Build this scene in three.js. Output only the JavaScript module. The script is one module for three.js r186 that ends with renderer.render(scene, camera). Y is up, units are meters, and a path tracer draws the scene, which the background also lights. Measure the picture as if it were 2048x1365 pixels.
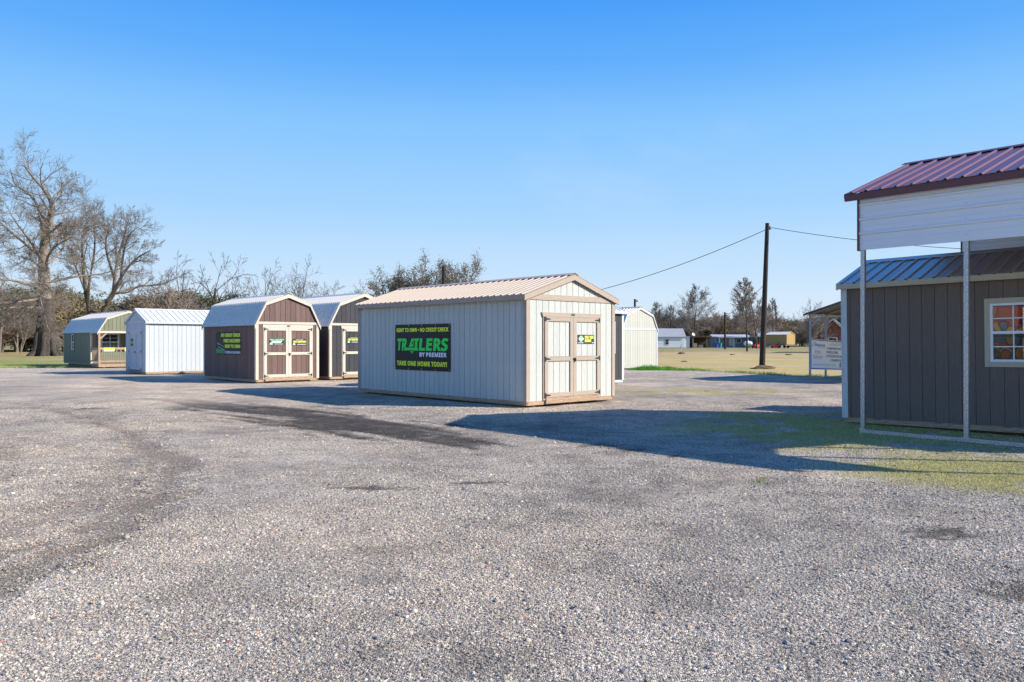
import * as THREE from 'three';
import { mergeGeometries } from 'three/addons/utils/BufferGeometryUtils.js';

// ------------------------------------------------------------------ camera, sky, sun, exposure
const scene = new THREE.Scene();
const camera = new THREE.PerspectiveCamera(47.53, 1024 / 682, 0.1, 2500);
camera.position.set(0, 1.5, 0);
camera.lookAt(0, 1.5, -10);
const renderer = new THREE.WebGLRenderer({ antialias: true });
renderer.toneMapping = THREE.LinearToneMapping;
const EXPOSURE = 1.55;
renderer.toneMappingExposure = EXPOSURE;
renderer.shadowMap.enabled = true;

const sunDir = new THREE.Vector3(0.854, 0.5, 0.146).normalize();
const sun = new THREE.DirectionalLight(new THREE.Color(1.0, 0.94, 0.84), 5.0);
sun.position.copy(sunDir).multiplyScalar(120).add(new THREE.Vector3(0, 0, -25));
sun.target.position.set(0, 0, -25);
sun.castShadow = true;
sun.shadow.mapSize.set(4096, 4096);
Object.assign(sun.shadow.camera, { left: -60, right: 60, top: 60, bottom: -60, near: 1, far: 300 });
scene.add(sun, sun.target);

// small seeded helpers that the sky needs as well
function rngOf(seed) { let s = seed >>> 0; return () => { s = (s + 0x6d2b79f5) | 0; let t = Math.imul(s ^ (s >>> 15), 1 | s); t = (t + Math.imul(t ^ (t >>> 7), 61 | t)) ^ t; return ((t ^ (t >>> 14)) >>> 0) / 4294967296; }; }
function hash2(x, y, k = 0) { let h = Math.imul(x | 0, 374761393) ^ Math.imul(y | 0, 668265263) ^ Math.imul(k | 0, 2147483647 - 61); h = Math.imul(h ^ (h >>> 13), 1274126177); return ((h ^ (h >>> 16)) >>> 0) / 4294967296; }
function vnoise(x, y, k = 0, per = 0) {
  const xi = Math.floor(x), yi = Math.floor(y), fx = x - xi, fy = y - yi, u = fx * fx * (3 - 2 * fx), v = fy * fy * (3 - 2 * fy);
  const w = per ? (n) => ((n % per) + per) % per : (n) => n;
  const a = hash2(w(xi), w(yi), k), b = hash2(w(xi + 1), w(yi), k), c = hash2(w(xi), w(yi + 1), k), d = hash2(w(xi + 1), w(yi + 1), k);
  return a + (b - a) * u + (c - a) * v + (a - b - c + d) * u * v;
}
function fbm(x, y, oct = 4, k = 0) { let s = 0, a = 0.5, n = 0; for (let i = 0; i < oct; i++) { s += a * vnoise(x, y, k + i * 17); n += a; a *= 0.5; x *= 2.03; y *= 2.03; } return s / n; }
const smooth = (a, b, x) => { const t = Math.min(1, Math.max(0, (x - a) / (b - a))); return t * t * (3 - 2 * t); };
const lerp = (a, b, t) => a + (b - a) * t;
const lin = (r, g, b) => [r, g, b].map((c) => { c /= 255; return c <= 0.04045 ? c / 12.92 : Math.pow((c + 0.055) / 1.055, 2.4); });

{ // clear winter sky: pale at the horizon, deep blue overhead, a few thin wisps
  const W = 2048, H = 1024, data = new Float32Array(W * H * 4);
  const stops = [[-90, lin(150, 160, 170)], [-2, lin(205, 222, 238)], [0, lin(226, 239, 250)], [3, lin(212, 233, 252)], [6, lin(193, 225, 254)], [10, lin(165, 212, 255)], [15, lin(138, 199, 255)], [20, lin(98, 174, 252)], [24, lin(74, 158, 249)], [32, lin(58, 140, 240)], [55, lin(66, 132, 226)], [90, lin(60, 122, 214)]];
  for (let j = 0; j < H; j++) {
    const el = ((j + 0.5) / H - 0.5) * 180;
    let i = 0; while (i < stops.length - 2 && el > stops[i + 1][0]) i++;
    const t = smooth(0, 1, Math.min(1, Math.max(0, (el - stops[i][0]) / (stops[i + 1][0] - stops[i][0])))), tl = Math.min(1, Math.max(0, (el - stops[i][0]) / (stops[i + 1][0] - stops[i][0])));
    const m = 0.35 * t + 0.65 * tl;
    for (let x = 0; x < W; x++) {
      const az = x / W * 64, o = (j * W + x) * 4;
      let wisp = 0;
      if (el > 0 && el < 70) {
        const n = fbm(az * 0.9 + el * 0.12, el * 0.3, 5, 3), n2 = fbm(az * 0.3 + 5, el * 0.08, 3, 19);
        wisp = smooth(0.5, 0.85, n) * smooth(0.42, 0.75, n2) * 0.14 * smooth(0, 3, el) * (1 - smooth(10, 22, el));
      }
      for (let c = 0; c < 3; c++) data[o + c] = lerp(lerp(stops[i][1][c], stops[i + 1][1][c], m), [0.74, 0.83, 0.95][c], wisp) / EXPOSURE;
      data[o + 3] = 1;
    }
  }
  const sky = new THREE.DataTexture(data, W, H, THREE.RGBAFormat, THREE.FloatType);
  sky.mapping = THREE.EquirectangularReflectionMapping; sky.magFilter = THREE.LinearFilter; sky.minFilter = THREE.LinearFilter; sky.wrapS = THREE.RepeatWrapping; sky.needsUpdate = true;
  scene.background = sky; scene.environment = sky;
}

// ------------------------------------------------------------------ naming helpers
const used = {};
function numbered(name) { const n = used[name] = (used[name] ?? -1) + 1; return n ? name + '_' + String(n).padStart(3, '0') : name; }
function shadows(o) { o.castShadow = true; o.receiveShadow = true; return o; }
function tag(o, label, category, group, kind) { o.userData.label = label; if (category) o.userData.category = category; if (group) o.userData.group = group; if (kind) o.userData.kind = kind; return o; }
function thing(name, label, category, x = 0, depth = 0, turn = 0, group, y = 0) {
  const g = new THREE.Group(); g.name = numbered(name); g.position.set(x, y, -depth); g.rotation.y = turn; scene.add(g);
  return tag(g, label, category, group);
}
function part(name, geo, mat, parent) { const m = shadows(new THREE.Mesh(geo, mat)); m.name = name; parent.add(m); return m; }
function top(name, geo, mat, label, category, group, kind) { const m = shadows(new THREE.Mesh(geo, mat)); m.name = numbered(name); scene.add(m); return tag(m, label, category, group, kind); }
const V = (x, y, z) => new THREE.Vector3(x, y, z);
function basis(o, origin, e1, e2, e3) { const m = new THREE.Matrix4().makeBasis(e1, e2, e3).setPosition(origin); m.decompose(o.position, o.quaternion, o.scale); return o; }
function boxAt(x0, x1, y0, y1, z0, z1) { const g = new THREE.BoxGeometry(x1 - x0, y1 - y0, z1 - z0); uvBox(g, x1 - x0, y1 - y0, z1 - z0); g.translate((x0 + x1) / 2, (y0 + y1) / 2, (z0 + z1) / 2); return g; }
function uvBox(g, w, h, d) { // uv in metres, grain along the longest side (v)
  const p = g.attributes.position, n = g.attributes.normal, u = g.attributes.uv, s = hash2(w * 997, h * 991, d * 983) * 7;
  for (let i = 0; i < p.count; i++) {
    const ax = Math.abs(n.getX(i)) > 0.5 ? [2, 1] : Math.abs(n.getY(i)) > 0.5 ? [0, 2] : [0, 1], dims = [w, h, d];
    let a = ax[0], b = ax[1]; if (dims[a] > dims[b]) [a, b] = [b, a];
    const get = (k) => k === 0 ? p.getX(i) : k === 1 ? p.getY(i) : p.getZ(i);
    u.setXY(i, get(a) + s, get(b) + s * 1.7);
  }
}
function shapeOf(pts) { const s = new THREE.Shape(); pts.forEach(([x, y], i) => i ? s.lineTo(x, y) : s.moveTo(x, y)); s.closePath(); return s; }
function extrude(pts, depth, z = 0) { const g = new THREE.ExtrudeGeometry(shapeOf(pts), { depth, bevelEnabled: false, steps: 1 }); if (z) g.translate(0, 0, z); return g; }

// ------------------------------------------------------------------ textures
function dataTex(w, h, f, srgb = true) {
  const d = new Uint8Array(w * h * 4);
  for (let y = 0; y < h; y++) for (let x = 0; x < w; x++) { const c = f(x, y), o = (y * w + x) * 4; d[o] = c[0]; d[o + 1] = c[1]; d[o + 2] = c[2]; d[o + 3] = 255; }
  const t = new THREE.DataTexture(d, w, h); t.magFilter = THREE.LinearFilter; t.minFilter = THREE.LinearMipmapLinearFilter; t.wrapS = t.wrapT = THREE.RepeatWrapping; t.generateMipmaps = true;
  if (srgb) t.colorSpace = THREE.SRGBColorSpace; t.needsUpdate = true; return t;
}
const clamp255 = (v) => Math.max(0, Math.min(255, v));
const grainField = (() => { const W = 256, H = 512, a = new Float32Array(W * H); for (let y = 0; y < H; y++) for (let x = 0; x < W; x++) { const w = vnoise(y / 64, x / 32, 5, 8) * 6; a[y * W + x] = 0.5 * vnoise((x + w) / 4, y / 64, 1, 64) + 0.3 * vnoise((x + w) / 2, y / 32, 2, 128) + 0.2 * vnoise(x / 1.0, y / 16, 3, 256); } return { W, H, a }; })();
function grainTex(amount, base = 232) { return dataTex(grainField.W, grainField.H, (x, y) => { const g = (grainField.a[y * grainField.W + x] - 0.5) * 2, v = base + g * amount; return [clamp255(v), clamp255(v), clamp255(v)]; }); }
const grainBump = dataTex(grainField.W, grainField.H, (x, y) => { const v = clamp255(grainField.a[y * grainField.W + x] * 255); return [v, v, v]; }, false);
const grainSoft = grainTex(26), grainHard = grainTex(95, 200), grainMid = grainTex(48, 218);
for (const t of [grainSoft, grainMid, grainBump]) t.repeat.set(1 / 0.35, 1 / 1.2);
grainHard.repeat.set(1 / 0.3, 1 / 1.0);
const spangle = dataTex(256, 256, (x, y) => { const gx = Math.floor(x / 8), gy = Math.floor(y / 8); let best = 9e9, v = 0; for (let j = -1; j < 2; j++) for (let i = -1; i < 2; i++) { const cx = (gx + i + 32) % 32, cy = (gy + j + 32) % 32, px = (gx + i + hash2(cx, cy, 1)) * 8, py = (gy + j + hash2(cx, cy, 2)) * 8, d = (px - x) ** 2 + (py - y) ** 2; if (d < best) { best = d; v = hash2(cx, cy, 3); } } const c = 165 + v * 85; return [c, c, c]; });
spangle.repeat.set(1 / 0.25, 1 / 0.25);
const mottle = dataTex(256, 256, (x, y) => { const v = 232 + 23 * (0.5 * vnoise(x / 32, y / 32, 4, 8) + 0.3 * vnoise(x / 8, y / 8, 5, 32) + 0.2 * vnoise(x / 2, y / 2, 6, 128)); return [v, v, v]; });
mottle.repeat.set(1 / 1.5, 1 / 1.5);
const barkTex = dataTex(256, 256, (x, y) => { const w = vnoise(x / 32, y / 32, 8, 8) * 14, r = Math.abs(vnoise((x + w) / 8, y / 32, 9, 32) - 0.5) * 2, v = 120 + 110 * r + 30 * (vnoise(x / 2, y / 2, 11, 128) - 0.5); return [clamp255(v), clamp255(v * 0.97), clamp255(v * 0.93)]; });
const barkBump = dataTex(256, 256, (x, y) => { const w = vnoise(x / 32, y / 32, 8, 8) * 14, v = clamp255(255 * Math.abs(vnoise((x + w) / 8, y / 32, 9, 32) - 0.5) * 2); return [v, v, v]; }, false);

const gravelN = 2048, gravelCell = 8;
const gravel = (() => { // crushed limestone: one tone per stone, grit between them
  const N = gravelN, G = N / gravelCell, col = new Uint8Array(N * N * 4), bmp = new Uint8Array(N * N * 4);
  const px = new Float32Array(G * G), py = new Float32Array(G * G), cr = new Float32Array(G * G * 3), sz = new Float32Array(G * G);
  const pal = [[92, 92, 97], [122, 120, 119], [150, 145, 138], [174, 167, 156], [198, 190, 177], [214, 206, 193], [184, 158, 134], [138, 128, 117], [160, 153, 147]], wt = [0.15, 0.17, 0.2, 0.15, 0.08, 0.05, 0.05, 0.07, 0.08];
  for (let j = 0; j < G; j++) for (let i = 0; i < G; i++) {
    const k = j * G + i; px[k] = (i + 0.1 + 0.8 * hash2(i, j, 1)) * gravelCell; py[k] = (j + 0.1 + 0.8 * hash2(i, j, 2)) * gravelCell;
    let r = hash2(i, j, 3), q = 0; while (q < wt.length - 1 && r > wt[q]) { r -= wt[q]; q++; }
    const b = 0.88 + 0.24 * hash2(i, j, 4); for (let c = 0; c < 3; c++) cr[k * 3 + c] = pal[q][c] * b; sz[k] = hash2(i, j, 5);
  }
  for (let y = 0; y < N; y++) for (let x = 0; x < N; x++) {
    const gx = Math.floor(x / gravelCell), gy = Math.floor(y / gravelCell); let d1 = 9e9, d2 = 9e9, b = 0;
    for (let j = -1; j < 2; j++) for (let i = -1; i < 2; i++) {
      const k = ((gy + j + G) % G) * G + ((gx + i + G) % G); let dx = px[k] - x, dy = py[k] - y; if (dx > N / 2) dx -= N; if (dx < -N / 2) dx += N; if (dy > N / 2) dy -= N; if (dy < -N / 2) dy += N;
      const d = Math.sqrt(dx * dx + dy * dy) - sz[k] * 2.2; if (d < d1) { d2 = d1; d1 = d; b = k; } else if (d < d2) d2 = d;
    }
    const e = smooth(0.2, 1.6, d2 - d1), grit = 118 + 40 * (hash2(x, y, 7) - 0.5), o = (y * N + x) * 4, g = 0.92 + 0.16 * hash2(x >> 1, y >> 1, 8);
    for (let c = 0; c < 3; c++) col[o + c] = clamp255(lerp(grit * [1, 0.95, 0.88][c], cr[b * 3 + c] * g, e)); col[o + 3] = 255;
    bmp[o] = bmp[o + 1] = bmp[o + 2] = clamp255(255 * smooth(0, 3.2, d2 - d1) * (0.6 + 0.4 * sz[b])); bmp[o + 3] = 255;
  }
  const mk = (d, s) => { const t = new THREE.DataTexture(d, N, N); t.magFilter = THREE.LinearFilter; t.minFilter = THREE.LinearMipmapLinearFilter; t.generateMipmaps = true; t.wrapS = t.wrapT = THREE.RepeatWrapping; if (s) t.colorSpace = THREE.SRGBColorSpace; t.repeat.set(1 / 2.9, 1 / 2.9); t.needsUpdate = true; return t; };
  return { map: mk(col, true), bump: mk(bmp, false) };
})();
const turfTex = dataTex(512, 512, (x, y) => { const v = 0.45 * vnoise(x / 3, y / 3, 20, 170) + 0.3 * vnoise(x / 1.5, y / 1.5, 21, 341) + 0.25 * vnoise(x / 16, y / 16, 22, 32), c = 150 + 105 * v; return [clamp255(c), clamp255(c * 0.985), clamp255(c * 0.94)]; });
turfTex.repeat.set(1 / 3.1, 1 / 3.1);

// ------------------------------------------------------------------ materials
const C = (r, g, b) => new THREE.Color().setRGB(r, g, b);
function mat(color, rough, extra = {}) { return new THREE.MeshStandardMaterial({ color: C(...color), roughness: rough, ...extra }); }
function paintedWood(color, map = grainSoft, bump = 0.0012) { return mat(color, 0.72, { map, bumpMap: grainBump, bumpScale: bump }); }
const lumber = mat([0.62, 0.42, 0.27], 0.8, { map: grainHard, bumpMap: grainBump, bumpScale: 0.001 });
const lumberOld = mat([0.42, 0.33, 0.25], 0.85, { map: grainHard });
const blackIron = mat([0.03, 0.028, 0.026], 0.5, { metalness: 0.4 });
const galvanised = mat([0.72, 0.74, 0.76], 0.42, { metalness: 0.85, map: spangle });
const galvalume = mat([0.74, 0.68, 0.58], 0.34, { metalness: 0.42, map: mottle });
const whiteFrame = mat([0.8, 0.82, 0.84], 0.4);
const darkPane = new THREE.MeshPhysicalMaterial({ color: C(0.012, 0.013, 0.016), roughness: 0.06 });
const clearPane = new THREE.MeshPhysicalMaterial({ color: C(0.97, 0.98, 0.98), roughness: 0.02, transmission: 1, thickness: 0 });
const screenPane = new THREE.MeshPhysicalMaterial({ color: C(0.34, 0.35, 0.38), roughness: 0.12, transmission: 1, thickness: 0 });
function metalPaint(color, rough = 0.38) { return mat(color, rough, { map: mottle }); }

// ------------------------------------------------------------------ shed building kit
// Local frame of a shed: the front gable lies in z = 0 and faces +z, x runs across it, the length runs to -z.
function clipX(poly, a, b) {
  const cut = (pts, inside, at) => { const out = []; pts.forEach((p, i) => { const q = pts[(i + 1) % pts.length], pi = inside(p), qi = inside(q); if (pi) out.push(p); if (pi !== qi) out.push(at(p, q)); }); return out; };
  const atX = (x) => (p, q) => { const t = (x - p[0]) / (q[0] - p[0]); return [x, p[1] + (q[1] - p[1]) * t]; };
  return cut(cut(poly, (p) => p[0] >= a - 1e-9, atX(a)), (p) => p[0] <= b + 1e-9, atX(b));
}
function clipY(poly, a, b) { return clipX(poly.map(([x, y]) => [y, x]), a, b).map(([y, x]) => [x, y]); }
function boardPieces(poly, step, gap, holes = [], start = 0) {
  const xs = poly.map((p) => p[0]), x0 = Math.min(...xs), x1 = Math.max(...xs), out = [];
  for (let a = x0 - start; a < x1 - 0.01; a += step) {
    const l = Math.max(a + gap / 2, x0), r = Math.min(a + step - gap / 2, x1); if (r - l < 0.015) continue;
    let pieces = [clipX(poly, l, r)];
    for (const h of holes) pieces = pieces.flatMap((p) => {
      const X = p.map((q) => q[0]), a0 = Math.min(...X), b0 = Math.max(...X); if (b0 <= h[0] || a0 >= h[1]) return [p];
      const res = [];
      if (a0 < h[0]) res.push(clipX(p, a0, h[0])); if (b0 > h[1]) res.push(clipX(p, h[1], b0));
      const mid = clipX(p, Math.max(a0, h[0]), Math.min(b0, h[1])); res.push(clipY(mid, -9, h[2]), clipY(mid, h[3], 99));
      return res;
    });
    for (const p of pieces) { const X = p.map((q) => q[0]), Y = p.map((q) => q[1]); if (p.length > 2 && Math.max(...X) - Math.min(...X) > 0.01 && Math.max(...Y) - Math.min(...Y) > 0.01) out.push(p); }
  }
  return out;
}
const FACES = {
  front: (z) => [V(0, 0, z), V(1, 0, 0), V(0, 1, 0), V(0, 0, 1)],
  left: (x) => [V(x, 0, 0), V(0, 0, 1), V(0, 1, 0), V(-1, 0, 0)],      // u = z
  right: (x) => [V(x, 0, 0), V(0, 0, -1), V(0, 1, 0), V(1, 0, 0)],     // u = -z
  back: (z) => [V(0, 0, z), V(-1, 0, 0), V(0, 1, 0), V(0, 0, -1)],     // u = -x
};
function siding(root, face, at, poly, mats, { step = 0.2032, gap = 0.013, holes = [], single = false, start = 0, name = 'siding_board' } = {}) {
  const thick = 0.012, pcs = boardPieces(poly, step, gap, holes, start), [o, e1, e2, e3] = FACES[face](at), off = e3.clone().multiplyScalar(-thick).add(o);
  if (single) { const m = part('rear_siding', mergeGeometries(pcs.map((p) => extrude(p, thick))), mats[0], root); return basis(m, off, e1, e2, e3); }
  pcs.forEach((p, i) => basis(part(name, extrude(p, thick), mats[(i * 7 + 3) % mats.length], root), off, e1, e2, e3));
}
function sidingMats(color, map = grainSoft, vary = 0.05, bump = 0.0012) { return [0, 1, 2, 3].map((i) => paintedWood(color.map((c) => c * (1 + vary * (i / 1.5 - 1))), map, bump)); }

const panelGeoms = new Map();
function ribbedPanel(w, len, ribs = 4, ribH = 0.026) {
  const key = [w.toFixed(3), len.toFixed(3), ribs, ribH].join();
  if (!panelGeoms.has(key)) {
    const topLine = [[0, 0]], p = w / ribs;
    for (let i = 0; i < ribs; i++) { const c = (i + 0.5) * p; topLine.push([c - 0.03, 0], [c - 0.012, ribH], [c + 0.012, ribH], [c + 0.03, 0]); if (p > 0.17) topLine.push([c + p / 2 - 0.012, 0], [c + p / 2 - 0.006, 0.004], [c + p / 2 + 0.006, 0.004]); }
    const line = topLine.filter(([x]) => x <= w); line.push([w - 0.0005, 0]);
    const low = line.map(([x, y]) => [x, y - 0.004]).reverse();
    panelGeoms.set(key, extrude([...line, ...low], len));
  }
  return panelGeoms.get(key);
}
function roofSlope(root, P, Q, zFar, zNear, m, rib = 0.2286, name = 'roof_panel', ribH = 0.026) {
  const s = V(Q[0] - P[0], Q[1] - P[1], 0), len = s.length(); s.normalize();
  let n = V(-s.y, s.x, 0); if (n.y < 0) n.negate();
  const e1 = V(0, 0, 1), e3 = e1.clone().cross(n), fromQ = e3.dot(s) < 0, total = zNear - zFar, N = Math.max(1, Math.round(total / 0.914)), w = total / N, ribs = Math.max(1, Math.round(w / rib));
  const o2 = fromQ ? Q : P;
  for (let i = 0; i < N; i++) basis(part(name, ribbedPanel(w - 0.001, len, ribs, ribH), m, root), V(o2[0], o2[1], zFar + i * w).addScaledVector(n, 0.012), e1, n, e3);
}
function ridgeCap(root, x, y, slope, zFar, zNear, m) {
  const w = 0.15, d = w * slope, up = 0.042;
  part('ridge_cap', extrude([[x - w, y - d + up], [x, y + up + 0.006], [x + w, y - d + up], [x + w, y - d + up - 0.006], [x, y + up], [x - w, y - d + up - 0.006]], zNear - zFar, zFar), m, root);
}
function rakeBoards(root, pts, z, th, drop, m, name = 'rake_trim') { // boards under the roof edge in a gable plane
  for (let i = 0; i < pts.length - 1; i++) { const [a, b] = [pts[i], pts[i + 1]]; part(name, extrude([[a[0], a[1] - drop], [b[0], b[1] - drop], b, a], th, z), m, root); }
}
const hingeGeo = (dir) => { const g = [extrude([[-0.02, -0.055], [0.012, -0.055], [0.012, 0.055], [-0.02, 0.055]].map(([x, y]) => [x * dir, y]), 0.008), extrude([[0.012, -0.026], [0.15, -0.008], [0.165, 0], [0.15, 0.008], [0.012, 0.026]].map(([x, y]) => [x * dir, y]), 0.006)]; return mergeGeometries(g); };
const hingeL = hingeGeo(1), hingeR = hingeGeo(-1);
const handleGeo = mergeGeometries([boxAt(-0.03, 0.03, -0.02, 0.02, 0, 0.012), boxAt(-0.012, 0.012, -0.07, 0.015, 0.012, 0.04), boxAt(-0.05, -0.01, -0.012, 0.012, 0.02, 0.034)]);
function doubleDoor(root, x0, x1, y0, y1, trim, panelMats, { threshold = lumber, header = 0.12, low = 0.075, flare = 0.05, jamb = 0.075, badge } = {}) {
  const j = jamb, z = 0.0005;
  part('door_header', extrude([[x0 - 0.012, y1], [x1 + 0.012, y1], [x1 + flare, y1 + header], [x0 - flare, y1 + header]], 0.034, z), trim, root);
  part('door_jamb', boxAt(x0, x0 + j, y0 - 0.06, y1, z, 0.024), trim, root); part('door_jamb', boxAt(x1 - j, x1, y0 - 0.06, y1, z, 0.024), trim, root);
  part('threshold', boxAt(x0 + j + 0.004, x1 - j - 0.004, low, y0 - 0.006, z, 0.045), threshold, root);
  if (badge) { const b = part('maker_badge', boxAt((x0 + x1) / 2 - 0.06, (x0 + x1) / 2 + 0.06, y1 + 0.035, y1 + 0.085, 0.034, 0.04), badge, root); tag(b, 'small dark green maker badge above the doors'); }
  const mid = (x0 + x1) / 2, st = 0.105, ym = y0 + (y1 - y0) * 0.475;
  for (const [a, b, side] of [[x0 + 0.035, mid - 0.004, -1], [mid + 0.004, x1 - 0.035, 1]]) {
    const leaf = new THREE.Group(); leaf.name = 'door_leaf'; root.add(leaf);
    const zf = 0.026, zt = 0.046;
    for (const p of boardPieces([[a + st, y0 + 0.1], [b - st, y0 + 0.1], [b - st, y1 - 0.1], [a + st, y1 - 0.1]], 0.2032, 0.012, [[a, b, ym - 0.055, ym + 0.055]])) part('panel_board', extrude(p, 0.012, 0.006), panelMats[Math.floor(p[0][0] * 31) & 3], leaf);
    part('stile', boxAt(a, a + st, y0, y1 - 0.004, 0.004, zt), trim, leaf); part('stile', boxAt(b - st, b, y0, y1 - 0.004, 0.004, zt), trim, leaf);
    for (const [c, d] of [[y0, y0 + 0.1], [ym - 0.05, ym + 0.05], [y1 - 0.104, y1 - 0.004]]) part('rail', boxAt(a + st + 0.001, b - st - 0.001, c, d, 0.004, zt - 0.003), trim, leaf);
    for (const y of [y0 + 0.05, ym, y1 - 0.055]) { const h = part('hinge', side < 0 ? hingeL : hingeR, blackIron, leaf); h.position.set(side < 0 ? a + 0.025 : b - 0.025, y, zt + 0.0005); }
    if (side > 0) part('handle', handleGeo, blackIron, leaf).position.set(a + 0.04, ym, zt + 0.0005);
  }
}
function windowUnit(root, face, at, u0, u1, v0, v1, { cols = 3, rows = 4, trim, trimW = 0.09, pane = darkPane, lower = pane, name = 'window' } = {}) {
  const [o, e1, e2, e3] = FACES[face](at), w = new THREE.Group(); w.name = name; root.add(w); basis(w, o, e1, e2, e3);
  if (trim) { for (const [a, b, c, d] of [[u0 - trimW, u1 + trimW, v1, v1 + trimW], [u0 - trimW, u1 + trimW, v0 - trimW, v0], [u0 - trimW, u0, v0, v1], [u1, u1 + trimW, v0, v1]]) part('casing', boxAt(a, b, c, d, 0.0005, 0.024), trim, w); }
  const f = 0.035, vm = (v0 + v1) / 2;
  for (const [a, b, c, d, z] of [[u0, u0 + f, v0, v1, 0.03], [u1 - f, u1, v0, v1, 0.03], [u0 + f, u1 - f, v0, v0 + f, 0.03], [u0 + f, u1 - f, v1 - f, v1, 0.03], [u0 + f, u1 - f, vm - 0.022, vm + 0.022, 0.032]]) part('frame', boxAt(a, b, c, d, -0.03, z), whiteFrame, w);
  for (const [c, d, m, z] of [[v0 + f, vm - 0.022, lower, -0.006], [vm + 0.022, v1 - f, pane, 0.006]]) {
    const n = rows / 2, cw = (u1 - u0 - 2 * f) / cols, ch = (d - c) / n;
    for (let i = 0; i < cols; i++) for (let j = 0; j < n; j++) { const g = new THREE.PlaneGeometry(cw, ch); g.translate(u0 + f + (i + 0.5) * cw, c + (j + 0.5) * ch, z); part('pane', g, m, w); }
    for (let i = 1; i < cols; i++) part('glazing_bar', boxAt(u0 + f + i * cw - 0.008, u0 + f + i * cw + 0.008, c, d, z + 0.001, z + 0.014), whiteFrame, w);
    for (let j = 1; j < n; j++) part('glazing_bar', boxAt(u0 + f, u1 - f, c + j * ch - 0.008, c + j * ch + 0.008, z + 0.0015, z + 0.013), whiteFrame, w);
  }
  return w;
}
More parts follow.
